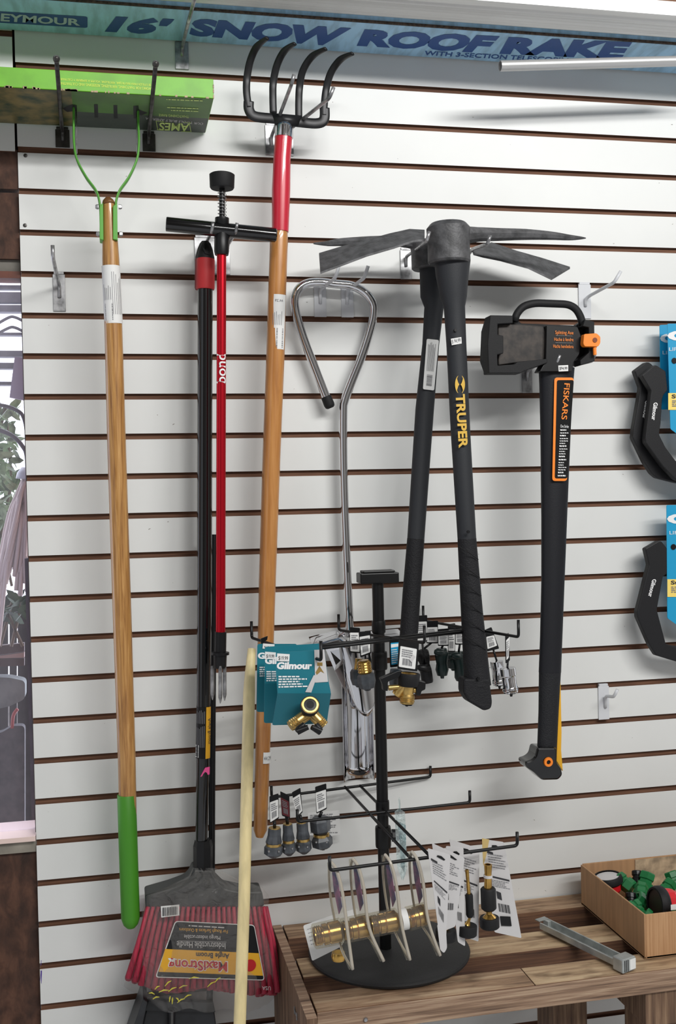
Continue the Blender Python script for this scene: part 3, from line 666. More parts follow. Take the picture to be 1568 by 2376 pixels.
A, B = P(470.5, 1777, .085), P(470, 1798, .085)
mb = MB(); mb.add([cyl(A, B, rr+.0004, 0, .3), cyl(A, B, rr+.0004, 0, 1.1), cyl(A, B, rr+.0004, .85, 1.1), cyl(A, B, rr+.0004, 1, -.3)], [(0, 1, 2, 3)]); mb.build('pink_sticker', mat('pink_sticker', (250, 92, 160), .5), brm, label='small pink price sticker on the black pole')
# head
dB = .085
cap = roundpoly(pl([(449, 2018), (494, 2020), (502, 2042), (522, 2062), (560, 2070), (608, 2068), (614, 2104), (480, 2112), (338, 2112), (336, 2078), (392, 2062), (430, 2048), (442, 2036)], dB+.018), .005)
mb = MB(); mb.slab(cap, .05); mb.build('head_cap', mat('charcoal_plastic', (50, 52, 52), .45), brm, bevel=.004)
mb = MB(); rnd = random.Random(11); nb = 24
for row, (dd, sh) in enumerate(((.020, 0), (.0, 5), (-.022, 0))):
    for i in range(nb):
        t = (i+.5*(row % 2))/(nb-1)
        xt = 344+t*(612-344); xb = 297+t*(644-297); yb = 2270+30*min(1, t*3)+8*math.sin(t*9)+rnd.uniform(-3, 3)
        r0 = pm(5.2, 470, dB)
        mb.tube([P(xt, 2104, dB+dd), P((xt+xb)/2, 2190, dB+dd), P(xb, yb, dB+dd*1.6)], [r0*.8, r0*1.1, r0*1.45], 8)
o = mb.build('bristles', mat('raspberry_bristle', (186, 48, 74), .55, var=.25, vscale=160, stretch=(1, 1, .1), bump=.5, bscale=500), brm, True); o['kind'] = 'stuff'
dl = dB+.040
lab = roundpoly(pl([(406, 2137), (590, 2146), (614, 2275), (360, 2268)], dl), .006)
mb = MB(); mb.slab(lab, .0006); lo = mb.build('head_label', M_paper, brm)
mb = MB(); mb.slab(roundpoly(pl([(408, 2139), (589, 2148), (612, 2273), (363, 2266)], dl+.0006), .005), .0004); mb.build('label_ground', M_black, lo)
mb = MB(); mb.slab(pl([(383, 2202), (600, 2212), (610, 2264), (368, 2255)], dl+.0012), .0004); mb.build('label_band', M_yellow, lo)
lm = lambda p0, p1, p2: plane_map(P(*p0, dl+.0018), P(*p1, dl+.0018), P(*p2, dl+.0018))
M_redink = mat('red_ink', (186, 24, 30), .5)
text('label_name_outline', 'MaxiStrong', lm((529, 2232), (390, 2226), (529, 2257)), M_paper, lo, .055)
lm2 = lambda p0, p1, p2: plane_map(P(*p0, dl+.0024), P(*p1, dl+.0024), P(*p2, dl+.0024))
text('label_name', 'MaxiStrong', lm2((527, 2233), (392, 2227), (527, 2255)), M_redink, lo, .02)
text('label_line', 'Angle Broom', lm2((532, 2213), (455, 2210), (532, 2225)), M_ink, lo, .015)
text('label_line', 'Indestructible Handle', lm2((523, 2188), (410, 2184), (523, 2202)), M_papergrey, lo)
text('label_line', 'Mango indestructible', lm2((511, 2172), (427, 2169), (511, 2181)), M_papergrey, lo)
text('label_line', 'For Rough Surfaces & Outdoors', lm2((528, 2158), (416, 2153), (528, 2166)), M_yellow, lo)
text('label_line', 'USA', plane_map(P(628, 2289, dl), P(608, 2288, dl), P(628, 2298, dl)), M_papergrey, lo)
mb = MB(); scribble(mb, lm2((520, 2150), (412, 2144), (520, 2156)), 0, 1, 0, .8, 1, .5); mb.tube([P(412, 2183, dl+.002), P(525, 2186, dl+.002)], .0003, 4); mb.build('small_print', M_papergrey, lo)
mb = MB(); c = P(580, 2240, dl+.002); mb.lathe(c, c+Vector((0, -.0006, 0)), [(0, .011), (1, .011)], 24); mb.build('red_badge', M_redink, lo)
mb = MB(); mb.slab(pl([(373, 2103), (416, 2099), (416, 2124), (374, 2129)], dl), .0005); bc = mb.build('barcode_sticker', M_paper, brm)
mb = MB(); bars(mb, quad_map(P(377, 2126, dl+.001), P(412, 2122, dl+.001), P(377, 2106, dl+.001), P(412, 2103, dl+.001)), 0, 1, 0, 1, 15); mb.build('barcode', M_ink, bc)
# bag
prof = [(2014, 446, 500), (2035, 432, 540), (2058, 388, 612), (2078, 334, 622), (2110, 330, 618), (2150, 322, 628), (2230, 300, 642), (2290, 288, 652), (2312, 330, 640), (2345, 372, 600)]
def bagfn(side):
    def fn(u, v):
        k = u*(len(prof)-1); i = min(int(k), len(prof)-2); f = k-i
        y = prof[i][0]*(1-f)+prof[i+1][0]*f; xa = prof[i][1]*(1-f)+prof[i+1][1]*f; xb = prof[i][2]*(1-f)+prof[i+1][2]*f
        bulge = math.sin(math.pi*v)**.4*.052*min(1, u*4+.3)
        wob = .0035*math.sin(u*23+v*11)+.003*math.sin(u*9-v*31)+.002*math.sin(v*57+u*13)
        ww = 0 if v in (0, 1) else wob
        return P(xa+(xb-xa)*v+3*math.sin(u*21), y+(5*math.sin(v*17) if u > .95 else 0), dB+side*(bulge)+ww)
    return fn
mb = MB(); mb.grid(bagfn(1), 40, 46); mb.build('plastic_bag', clear('bag_film', (232, 230, 228), .90, .14, .6, 60), brm, True, label='clear wrinkled plastic bag around the bristles')
mb = MB(); rnd = random.Random(2)
for (x, y, a, L) in ((352, 2306, -.2, 14), (362, 2316, .3, 16), (394, 2318, 1.4, 14), (400, 2322, 1.5, 16), (412, 2320, -.9, 12), (420, 2322, .5, 20), (436, 2312, .4, 18), (380, 2300, .2, 24), (400, 2296, .5, 22), (425, 2290, .3, 20), (450, 2270, .1, 24), (490, 2284, .6, 22), (505, 2274, .7, 18), (365, 2292, .6, 14), (390, 2282, .7, 20)):
    A = P(x-L/2*math.cos(a), y+L/2*math.sin(a), dB+.052); B = P(x+L/2*math.cos(a), y-L/2*math.sin(a), dB+.052); mb.tube([A, (A+B)/2+Vector((0, 0, .002)), B], [.0006, .0014, .0005], 6, flat=.4)
mb.build('yellow_paint_marks', mat('yellow_paint', (206, 196, 70), .6), brm)
mb = MB(); mb.slab(roundpoly(pl([(338, 2078), (380, 2070), (450, 2030), (470, 2070), (420, 2112), (340, 2112)], .055), .006), .03); mb.build('head_cap', mat('charcoal_plastic', (50, 52, 52), .45), brr, bevel=.003)
mb = MB(); mb.slab(pl([(340, 2106), (600, 2104), (630, 2250), (310, 2240)], .052), .03); mb.build('bristles', MATS['raspberry_bristle'], brr)['kind'] = 'stuff'
# dustpan on a stick
dp = thing('dustpan', 'black lobby dustpan with an upright handle below the brooms', 'dustpan', P(400, 2470, .06))
mb = MB(); mb.tube(pl([(495.5, 1240, .045), (494, 1500, .045), (492, 1800, .045), (491, 2030, .045), (486, 2330, .045)]), pm(7.6, 490, .045), 14); mb.build('handle', M_black, dp, 2)
mb = MB(); mb.slab(pl([(332, 2318), (343, 2326), (300, 2520), (262, 2520)], .10), .08); mb.slab(pl([(343, 2326), (495, 2330), (520, 2520), (300, 2520)], .05), .004); mb.slab(pl([(343, 2322), (495, 2326), (500, 2350), (335, 2346)], .06), .012); mb.build('pan', mat('dustpan_black', (44, 46, 50), .45, var=.2, vscale=30), dp, bevel=.002)
mb = MB(); mb.tube(pl([(398, 2345, .064), (396, 2500, .064)]), .007, 12); mb.build('rib', MATS['dustpan_black'], dp, True)

# ------------------------------------------------------------------ red pull tool with T handle
pt = thing('aerator_tool', 'red metal-shafted garden tool with a black T-handle and three steel prongs', 'garden tool', P(512, 1630, .13))
dT = .135
mb = MB(); A, B = P(385, 520, dT), P(641, 546, dT); r = pm(16.5, 510, dT); mb.lathe(A, B, [(0, r*.8), (0, r*.95), (.008, r), (.99, r), (1, r*.85)], 24, capa=False); mb.lathe(A, B, [(0, r*.8), (.12, r*.8)], 24, capa=False); mb.build('t_handle', M_blackgloss, pt, 2)
mb = MB(); A, B = P(515, 506, dT), P(514, 592, dT)
mb.lathe(A, B, [(0, pm(15)), (.12, pm(15)), (.2, pm(11)), (.35, pm(11)), (.5, pm(16)), (.9, pm(16)), (1, pm(14.5))], 16); mb.build('hub', M_black, pt, 2)
mb = MB(); mb.lathe(P(515, 404, dT), P(515, 438, dT), [(0, pm(24)), (.06, pm(27)), (.9, pm(26)), (1, pm(24))], 32); mb.build('push_knob', M_blackmat, pt, 2)
mb = MB(); mb.lathe(P(515, 436, dT), P(515, 510, dT), [(0, pm(6)), (1, pm(6))], 14); mb.build('plunger', M_black, pt, 2)
mb = MB(); A, B = P(515, 444, dT), P(515, 508, dT); mb.tube([A+(B-A)*(i/96)+Vector((math.cos(i*2*math.pi/12), math.sin(i*2*math.pi/12), 0))*pm(9) for i in range(97)], .0006, 6); mb.build('spring', M_steel, pt, True)
mb = MB(); mb.lathe(P(514, 588, dT), P(511.5, 1470, .125), [(0, pm(10)), (1, pm(10.4))], 24); shaft = mb.build('shaft', M_redanod, pt, 2)
A, B = P(513, 822, dT-.002), P(513, 890, dT-.002); rs = pm(10.6)
text('shaft_logo', 'bond', lambda u, v: cyl(A, B, rs, 1-u, 1.1-2.2*v), M_lettersw, shaft, .012)
mb = MB(); mb.lathe(P(511.5, 1466, .125), P(510, 1550, .125), [(0, pm(13)), (.55, pm(13)), (.56, pm(19.5)), (.63, pm(19.5)), (.64, pm(14.5)), (.95, pm(14)), (1, pm(12))], 20); mb.build('lower_housing', M_black, pt, 2)
for x, dd, yb in ((493, .118, 1624), (511, .134, 1632), (521, .120, 1626)):
    mb = MB(); mb.tube(pl([(x, 1545, dd), (x, yb-14, dd), (x, yb, dd)]), [pm(4), pm(4.2), pm(1)], 10); mb.build('prong', M_steel, pt, 2)

# ------------------------------------------------------------------ chrome bulb planter
bp_ = thing('bulb_planter', 'chrome long-handled bulb planter with a looped grip', 'planter', P(833, 1812, .07))
dP = .030
loop = [(758, 925, dP), (732, 858, dP), (706, 790, dP), (690, 740, dP), (683, 700, dP), (692, 672, dP), (712, 658, dP), (740, 655, dP), (780, 659, dP), (815, 663, dP), (845, 678, dP), (864, 703, dP), (866, 735, dP), (856, 775, dP), (836, 835, dP), (812, 895, dP), (799, 932, dP), (796, 960, dP), (797, 1100, dP), (804, 1300, dP), (812, 1478, dP)]
mb = MB(); mb.tube(smoothpath(pl(loop), 6), pm(10.2, 760, dP), 20); mb.build('tube_handle', M_chrome, bp_, True)
mb = MB(); mb.lathe(P(756, 920, dP), P(767, 947, dP), [(0, pm(12)), (.7, pm(12.5)), (.9, pm(11)), (1, pm(7))], 18); mb.build('end_cap', M_blackmat, bp_, 2)
# footrests: inverted channel each side
for pts in ([(716, 1478), (795, 1458), (800, 1494), (722, 1506)], [(846, 1464), (930, 1456), (932, 1474), (848, 1484)]):
    mb = MB(); A, B, C, D = pl(pts, dP)
    def ff(u, v, A=A, B=B, C=C, D=D):
        p = (A*(1-u)+B*u)*(1-v)+(D*(1-u)+C*u)*v; return p+Vector((0, -.03*math.sin(math.pi*(v*.5+.0)), 0))
    mb.grid(ff, 4, 10); o = mb.build('footrest', M_chrome, bp_, True); sm = o.modifiers.new('thick', 'SOLIDIFY'); sm.thickness = .002
# scoop: back half pipe + pointed front apron + side flare
cx0, cx1 = P(826, 1500, dP), P(834, 1812, dP); rad = pm(37, 830, dP)
def scoop(u, v):
    a = math.pi*(v)+0; A = cx0+(cx1-cx0)*u; r = rad*(1.0 if u > .35 else 1.0)
    return A+Vector((-math.cos(a)*r, math.sin(a)*r*.75, 0))
mb = MB(); mb.grid(scoop, 12, 24); o = mb.build('scoop', M_chrome, bp_, True); sm = o.modifiers.new('thick', 'SOLIDIFY'); sm.thickness = .0018
def apron(u, v):
    a = math.pi*v; base = P(822, 1490, dP); top = base+Vector((-math.cos(a)*(rad*(1.0+.55*max(0, math.cos(a))*(1))), -math.sin(a)*rad*.55, 0))
    tipz = P(850, 1657, dP); low_z = P(0+800, 1575, dP).z-(math.sin(a)**1.3)*pm(86)
    low = P(838+6*math.sin(a), 1600, dP); bot = Vector((low.x-math.cos(a)*rad, -dP-math.sin(a)*rad*.55, low_z))
    return top+(bot-top)*u
mb = MB(); mb.grid(apron, 16, 28); o = mb.build('pointed_apron', M_chrome, bp_, True); sm = o.modifiers.new('thick', 'SOLIDIFY'); sm.thickness = .0015

mb = MB(); mb.slab([P(752, 1500, .035), P(790, 1492, .055), P(796, 1540, .055), P(802, 1608, .035), P(776, 1556, .033)], .002); mb.build('side_flare', M_chrome, bp_, bevel=.0006)
# ------------------------------------------------------------------ two mattocks
def outline_plate(mb, lst, d, th): mb.slab(pl(lst, d), th)
def mattock(root, adze, pick, eye, hL, hR, d, dh1, eyeR, grip_from, adze_top):
    # adze: curved flat blade seen from below; front outline at distance d
    mb = MB(); k = len(adze)//2; top = adze[:k]; bot = adze[k:][::-1]; n = len(top)
    v = []; 
    for (tx, ty), (bx, by) in zip(top, bot):
        v += [P(tx, ty, d-.03), P(tx, ty-5, d-.03), P(bx, by, d+.03), P(bx, by-5, d+.03)]
    f = []
    for i in range(n-1):
        a = i*4; b = a+4; f += [(a, b, b+2, a+2), (a+1, b+1, b+3, a+3), (a, b, b+1, a+1), (a+2, b+2, b+3, a+3)]
    f += [(0, 1, 3, 2), (4*n-4, 4*n-3, 4*n-1, 4*n-2)]; mb.add(v, f)
    mb.build('adze_blade', M_iron, root, 2)
    mb = MB(); pts = smoothpath(pl([(x, y, d) for x, y, w in pick]), 5); ws = smoothvals([pm(w, 1100, d) for x, y, w in pick], 5); mb.tube(pts, ws, 8, flat=1.0); mb.build('pick_blade', M_iron, root, 2)
    mb = MB(); (ax, ay), (bx, by) = eye; mb.lathe(P(ax, ay, d), P(bx, by, d), [(0, eyeR*.72), (0, eyeR*.80), (.03, eyeR*.86), (.12, eyeR), (.5, eyeR*.97), (.95, eyeR*.98), (1, eyeR*.9)], 32); mb.build('eye', M_iron, root, 2)
    pts = []; rs = []
    for i, ((lx, ly), (rx, ry)) in enumerate(zip(hL, hR)):
        t = i/(len(hL)-1); dd = d+(dh1-d)*t; pts.append(P((lx+rx)/2, (ly+ry)/2, dd)); rs.append((P(rx, ry, dd)-P(lx, ly, dd)).length/2)
    g = grip_from
    mb = MB(); mb.tube(pts[:g+1], rs[:g+1], 24, flat=.8); mb.build('handle', mat('fibreglass_handle', (40, 42, 46), .55, spec=.35, bump=.1, bscale=600), root, 2)
    mb = MB(); mb.tube(pts[g:], [r*1.01 for r in rs[g:]], 24, flat=.8); mb.build('grip', mat('knurled_grip', (27, 27, 30), .62, spec=.3, bump=.7, bscale=420), root, 2)
    return pts, rs
mr = thing('mattock', 'rear pick mattock of the pair, handle slanting down to the left', 'mattock', P(945, 1500, .12), 'pair of pick mattocks')
mattock(mr, [(1095, 584), (1140, 567), (1200, 587), (1260, 604), (1322, 624), (1279, 650), (1225, 624), (1160, 606), (1120, 598), (1098, 592)],
        [(985, 572, 14), (930, 560, 13), (860, 560, 12), (790, 562, 9), (760, 565, 6), (727, 565, 1.5)], ((992, 560), (995, 625)), 
        [(970, 610), (974, 625), (976, 690), (985, 710), (980, 800), (964, 950), (945, 1250), (934, 1380), (926, 1500)], [(1040, 610), (1040, 625), (1040, 690), (1028, 720), (1018, 800), (1006, 950), (984, 1250), (975, 1380), (967, 1500)], .10, .11, pm(40), 6, None)
mf = thing('mattock', 'front pick mattock of the pair, handle slanting down to the right', 'mattock', P(1115, 1645, .21), 'pair of pick mattocks')
pf, rf = mattock(mf, [(985, 538), (950, 536), (905, 546), (850, 561), (790, 577), (740, 592), (743, 636), (792, 618), (850, 596), (915, 577), (958, 562), (985, 560)],
        [(1075, 546, 22), (1110, 544, 17), (1160, 544, 15), (1220, 544, 13), (1280, 547, 10), (1320, 551, 7), (1345, 552, 4), (1359, 552.5, 1)], ((1039, 519), (1042, 612)),
        [(1008, 606), (1012, 640), (1022, 690), (1030, 712), (1036, 800), (1046, 1000), (1062, 1250), (1070, 1420), (1077, 1560), (1077, 1590)], [(1090, 606), (1086, 640), (1082, 690), (1078, 712), (1081, 800), (1090, 1000), (1104, 1250), (1119, 1420), (1134, 1560), (1138, 1592)], .20, .21, pm(50.5, 1040, .2), 6, None)
mb = MB(); pts = roundpoly(pl([(1076, 1575), (1136, 1575), (1143, 1630), (1140, 1645), (1124, 1650), (1088, 1629), (1076, 1608)], .229), .005); mb.slab(pts, .036); mb.build('butt_end', MATS['knurled_grip'], mf, bevel=.007)
mb = MB()
for i in range(6):
    y = 1268+i*42; x = 1064+(y-1250)*.065; mb.tube(pl([(x, y, .222), (x+22, y+14, .231), (x+44+(y-1250)*.02, y+30, .222)]), .0008, 6)
mb.build('grip_ridge', M_black, mf)
for x, y, d in ((1057, 766, .222), (1087, 1234, .232), (1110, 1575, .234)):
    mb = MB(); c = P(x, y, d); mb.lathe(c, c+Vector((0, .004, 0)), [(0, .0028), (1, .0028)], 12); mb.build('rivet_hole', M_black, mf)
dS = .2195
mb = MB(); mb.slab(pl([(1046, 786), (1070, 782), (1071, 797), (1048, 801)], dS+.001), .0005); lo = mb.build('price_tag', M_paper, mf)
text('price_digits', '$ 94.99', plane_map(P(1049, 797, dS+.002), P(1069, 793, dS+.002), P(1048, 788, dS+.002)), M_inkgrey, lo)
dS = .224
text('handle_lettering', 'TRUPER', plane_map(P(1056.5, 915, dS), P(1064, 1040, dS+.003), P(1078, 914, dS)), M_gold, mf, .035)
mb = MB(); 
for s in (-1, 1):
    c = (1067, 892); outer = []; inner = []
    for i in range(13):
        a = -1.15+2.3*i/12; yy = c[1]+20*math.sin(a)/math.sin(1.15); outer.append((c[0]+s*(11.5*math.cos(a)-1.0*0), yy))
    for i in range(13):
        t = -1+2*i/12; w = 2.2+6.5*abs(t)**.8 if abs(t) > .15 else 1.5+abs(t)*2; xx = c[0]+s*min(w, 11.5*math.cos(1.15*t)-.6 if abs(t) > .8 else w); inner.append((xx, c[1]+20*t*.99))
    v = [P(x, y, dS) for x, y in outer]+[P(x, y, dS) for x, y in inner]
    mb.add(v, [(i, i+1, 13+i+1, 13+i) for i in range(12)])
mb.build('handle_emblem', M_gold, mf)
dS = .1235
mb = MB(); mb.slab(roundpoly(pl([(990, 786), (1018, 789), (1007, 906), (981, 903)], dS), .003), .0005); lo = mb.build('handle_label', M_paper, mr)
fm = quad_map(P(984, 900, dS+.001), P(1005, 903, dS+.001), P(992, 789, dS+.001), P(1015, 791, dS+.001)); mb = MB(); bars(mb, fm, .2, .8, .06, .29, 15, along='v')
for i in range(8):
    u = .12+i*.1; v1 = random.uniform(.85, .97); mb.add([fm(u, .36), fm(u+.035, .36), fm(u+.035, v1), fm(u, v1)], [(0, 1, 2, 3)])
mb.build('barcode', M_inkgrey, lo)

# ------------------------------------------------------------------ splitting axe in its sheath
ax = thing('splitting_axe', 'black and orange splitting axe hanging head up in its carrying sheath', 'axe', P(1270, 1812, .15))
dA = .165
hl = [(1250, 852), (1252, 900), (1254, 1000), (1256, 1200), (1256, 1350), (1253, 1480), (1250, 1560), (1249, 1650), (1246, 1735), (1241, 1757)]
hrr = [(1332, 852), (1328, 900), (1323, 1000), (1315, 1200), (1309, 1350), (1304, 1480), (1301, 1560), (1296, 1650), (1292, 1735), (1291, 1757)]
pts = []; rs = []
for (l, r) in zip(hl, hrr): pts.append(P((l[0]+r[0])/2, l[1], .145)); rs.append((P(*r, .145)-P(*l, .145)).length/2)
mb = MB(); mb.tube(pts[:7], rs[:7], 28, flat=.52); mb.build('handle', mat('axe_handle', (19, 20, 26), .45, spec=.4, bump=.1, bscale=500), ax, 2)
mb = MB(); mb.tube(pts[6:], [r*.98 for r in rs[6:]], 28, flat=.56); mb.build('grip', mat('axe_grip', (24, 25, 29), .52, spec=.35, bump=.5, bscale=500), ax, 2)
mb = MB(); mb.slab(roundpoly(pl([(1247, 1735), (1292, 1735), (1292, 1770), (1302, 1782), (1306, 1798), (1296, 1810), (1258, 1811), (1238, 1792), (1222, 1782), (1218, 1768), (1232, 1764), (1242, 1756)], .165), .005), .04); mb.build('butt_hook', M_blackgloss, ax, bevel=.005)
mb = MB(); mb.slab(pl([(1299, 1515), (1301, 1600), (1303, 1700), (1302, 1740), (1306, 1790), (1291, 1766), (1293, 1640)], .148), .012); mb.build('yellow_back', M_yellow, ax, bevel=.001)
mb = MB(); c = P(1271.5, 1768, .166); mb.lathe(c, c+Vector((0, -.003, 0)), [(0, pm(11)), (1, pm(10)), (1, pm(5)), (0, pm(4.6))], 28, capa=False, capb=False); mb.build('orange_ring', M_orange, ax, 2)
mb = MB(); c = P(1271.5, 1768, .166); mb.lathe(c, c+Vector((0, -.0008, 0)), [(0, pm(5)), (1, pm(5))], 16); mb.build('ring_hole', M_black, ax)
# sheath
sheath_o = [(1137, 731), (1188, 732), (1193, 718), (1204, 705), (1222, 697), (1250, 695), (1322, 699), (1342, 711), (1353, 728), (1357, 741), (1379, 746), (1380, 838), (1345, 848), (1336, 840), (1336, 755), (1215, 752), (1155, 750), (1155, 850), (1195, 845), (1272, 832), (1272, 842), (1214, 862), (1208, 866), (1132, 866), (1122, 835), (1125, 765)]
body = [(1137, 731), (1190, 732), (1210, 750), (1336, 755), (1357, 741), (1379, 746), (1380, 838), (1347, 848), (1332, 838), (1268, 838), (1212, 862), (1135, 866), (1124, 835), (1127, 765)]
mb = MB(); mb.slab(pl(body, .150), .028); mb.build('sheath_back', M_blackmat, ax, bevel=.002)
fr = MB(); fr.slab(pl([(1137, 731), (1190, 732), (1190, 750), (1155, 752), (1155, 776), (1168, 779), (1168, 820), (1154, 823), (1155, 848), (1194, 845), (1200, 840), (1270, 832), (1270, 842), (1214, 862), (1208, 866), (1134, 866), (1131, 800)], .176), .03)
fr.build('sheath_frame', M_blackmat, ax, bevel=.0015)
fr = MB(); fr.slab(pl([(1357, 741), (1379, 746), (1380, 838), (1347, 848), (1346, 836), (1366, 818), (1366, 760), (1352, 757)], .176), .03)
fr.build('sheath_clamp', M_blackmat, ax, bevel=.0015)
mb = MB(); mb.tube(roundpath(pl([(1193, 745), (1199, 727), (1214, 710), (1240, 703), (1318, 706), (1336, 716), (1347, 735), (1352, 755)], .16), .012), pm(9, 1270, .16), 14, flat=.9); mb.build('carry_handle', M_blackmat, ax, True)
mb = MB(); a = pl([(1155, 752), (1206, 752), (1262, 757), (1268, 780), (1267, 820), (1262, 836), (1200, 842), (1156, 848)], .163); mb.slab(a, .02); mb.build('axe_head', mat('worn_blade', (60, 54, 50), .45, metal=.35, var=.45, vscale=60, dark=(34, 32, 32)), ax, bevel=.002)
mb = MB(); mb.slab(roundpoly(pl([(1268, 754), (1340, 758), (1348, 780), (1344, 822), (1330, 842), (1328, 862), (1252, 862), (1266, 838)], .172), .003), .03); mb.build('head_collar', M_black, ax, bevel=.002)
dd = .1735
for body_, y0 in (('Splitting Axe', 775), ('Hache à fendre', 791), ('Hacha hendedora', 807)):
    text('collar_text', body_, plane_map(P(1288-(y0-775)*.15, y0, dd), P(1330, y0+1, dd), P(1288-(y0-775)*.15, y0-8, dd)), M_orange, ax)
mb = MB(); mb.tube(pl([(1289, 778.5, dd), (1328, 779.5, dd)]), .0002, 4); mb.tube(pl([(1288, 795, dd), (1328, 796, dd)]), .0002, 4); mb.build('divider_line', M_papergrey, ax)
mb = MB(); mb.slab(pl([(1295, 848), (1318, 847), (1318, 861), (1296, 862)], .1728), .0005); lo = mb.build('price_tag', M_paper, ax)
text('price_digits', '$94.99', plane_map(P(1298, 858, .1735), P(1316, 858, .1735), P(1298, 851, .1735)), M_ink, lo)
mb = MB(); mb.slab(roundpoly(pl([(1355, 775), (1384, 773), (1393, 781), (1393, 796), (1388, 804), (1357, 804), (1353, 798)], .19), .003), .014)
mb.tube(roundpath(pl([(1382, 800, .184), (1379, 808, .184), (1380, 824, .184)]), .003), pm(4), 10); clip = mb.build('orange_clip', M_orange, ax, bevel=.001)
mb = MB(); c = P(1380, 789, .1905); mb.lathe(c, c+Vector((0, -.0008, 0)), [(0, pm(5.5)), (1, pm(5.5))], 16); mb.build('clip_hole', mat('deep_orange', (120, 54, 16), .5), clip)
dd = .1655
def hs(x0, x1, y): # handle surface distance: gentle crown
    return .166
mb = MB(); mb.slab(roundpoly(pl([(1286, 876), (1331, 876), (1315, 1116), (1281, 1116)], dd), .006), .0006); st = mb.build('handle_sticker', M_orange, ax)
mb = MB(); mb.slab(roundpoly(pl([(1292, 882), (1331, 882), (1316, 1110), (1287, 1110)], dd+.0006), .004), .0004); mb.build('sticker_ground', M_blackgloss, st)
dd2 = dd+.0014
text('sticker_name', 'FISKARS', plane_map(P(1309, 889, dd2), P(1302, 973, dd2), P(1322, 890, dd2)), M_orange, st, .01)
text('sticker_line', 'One Strike', plane_map(P(1300, 992, dd2), P(1319, 993, dd2), P(1300, 985, dd2)), M_lettersw, st)
mb = MB(); rnd = random.Random(4); y = 996
while y < 1104:
    x = 1300-(y-990)*.055; w = rnd.uniform(12, 21)-(y-990)*.02; h_ = 3.2 if rnd.random() > .35 else 5
    u = 0
    while u < w:
        ww = rnd.uniform(2.5, 6); mb.add(pl([(x+u, y), (x+min(w, u+ww), y+.5), (x+min(w, u+ww), y+h_*.6+.5), (x+u, y+h_*.6)], dd2), [(0, 1, 2, 3)]); u += ww+1
    y += h_+2.4
mb.build('small_print', M_lettersw, st)

# ------------------------------------------------------------------ hose nozzle handles at the right edge
def nozzle(label, ox, oy, card, lx, d):
    root = thing('hose_nozzle', label, 'hose nozzle', P(1500+ox, 1130+oy, d), 'hose nozzles at the right edge')
    # D-shaped grip, centre line in photo coordinates of the front one
    mb = MB(); mb.slab(roundpoly(pl(card['grip'], d+.014), .003, 3), .016); mb.build('grip', mat('nozzle_black', (22, 22, 25), .52, spec=.35, bump=.12, bscale=500), root, bevel=.0045)
    t0, t1, t2 = card['text']; text('grip_lettering', 'Gilmour', plane_map(P(*t0, d+.0148), P(*t1, d+.0148), P(*t2, d+.0148)), M_lettersw, root, .03)
    pc = card['card']; dc = d+card.get('cd', .012)
    mb = MB(); mb.slab(roundpoly(pl(pc, dc), .003), .0012); cd_ = mb.build('backing_card', M_cyan, root)
    gx, gy, gw, gh_ = card['G']; text('card_lettering', 'Gilmour', plane_map(P(gx, gy+gh_, dc+.001), P(gx+gw*4.6, gy+gh_, dc+.001), P(gx, gy, dc+.001)), M_lettersw, cd_, .05)
    if 'life' in card:
        x, y = card['life']; text('card_lettering', 'LIFETIME', plane_map(P(x, y+8, dc+.001), P(x+60, y+8, dc+.001), P(x, y, dc+.001)), M_lettersw, cd_)
    if 'yl' in card:
        x0, y0, y1 = card['yl']; mb = MB(); mb.slab(pl([(x0, y0), (x0+120, y0), (x0+120, y1), (x0, y1)], dc+.001), .0004); mb.build('yellow_band', mat('pale_yellow', (240, 212, 110), .5), cd_)
        text('band_text', 'Style', plane_map(P(x0+8, y0+12, dc+.0016), P(x0+48, y0+12, dc+.0016), P(x0+8, y0+3, dc+.0016)), M_ink, cd_, .03)
        mb = MB(); scribble(mb, plane_map(P(x0+9, y0+32, dc+.0016), P(x0+90, y0+32, dc+.0016), P(x0+9, y0+16, dc+.0016)), 0, 1, 0, 1, 4, .5); mb.build('small_print', M_inkgrey, cd_)
        mb = MB(); c = P(x0+14, y0-75, dc+.001); mb.lathe(c, c+Vector((0, -.0006, 0)), [(0, pm(7)), (1, pm(7))], 16); mb.build('hang_hole', M_black, cd_)
    return root
nozzle('black hose nozzle grip on a blue card at the upper right, rear of two', 0, 0, dict(grip=[(1472, 860), (1499, 840), (1507, 841), (1516, 849), (1521, 900), (1511, 960), (1506, 1010), (1530, 1058), (1568, 1082), (1650, 1092), (1650, 1132), (1568, 1120), (1524, 1109), (1512, 1099), (1495, 1073), (1468, 1016), (1470, 994), (1483, 920), (1486, 898)],
    text=((1497, 929), (1490, 971), (1506, 930)), card=[(1530, 754), (1572, 752), (1572, 950), (1533, 950)], G=(1531, 774, 40, 22), life=(1537, 814), cd=.002), 0, .035)
nozzle('black hose nozzle grip on a blue card at the upper right, front of two', 0, 0, dict(grip=[(1489, 871), (1519, 847), (1524, 848), (1544, 861), (1549, 905), (1539, 917), (1536, 927), (1533, 981), (1529, 1008), (1544, 1038), (1568, 1070), (1650, 1100), (1650, 1142), (1568, 1113), (1538, 1082), (1498, 1027), (1497, 1017), (1511, 907)],
    text=((1516, 934), (1511, 975), (1526, 934)), card=[(1548, 751), (1700, 749), (1700, 1030), (1572, 1008), (1555, 995)], G=(1548, 767, 56, 24), life=(1552, 806), yl=(1550, 912, 951), cd=.016), 0, .06)
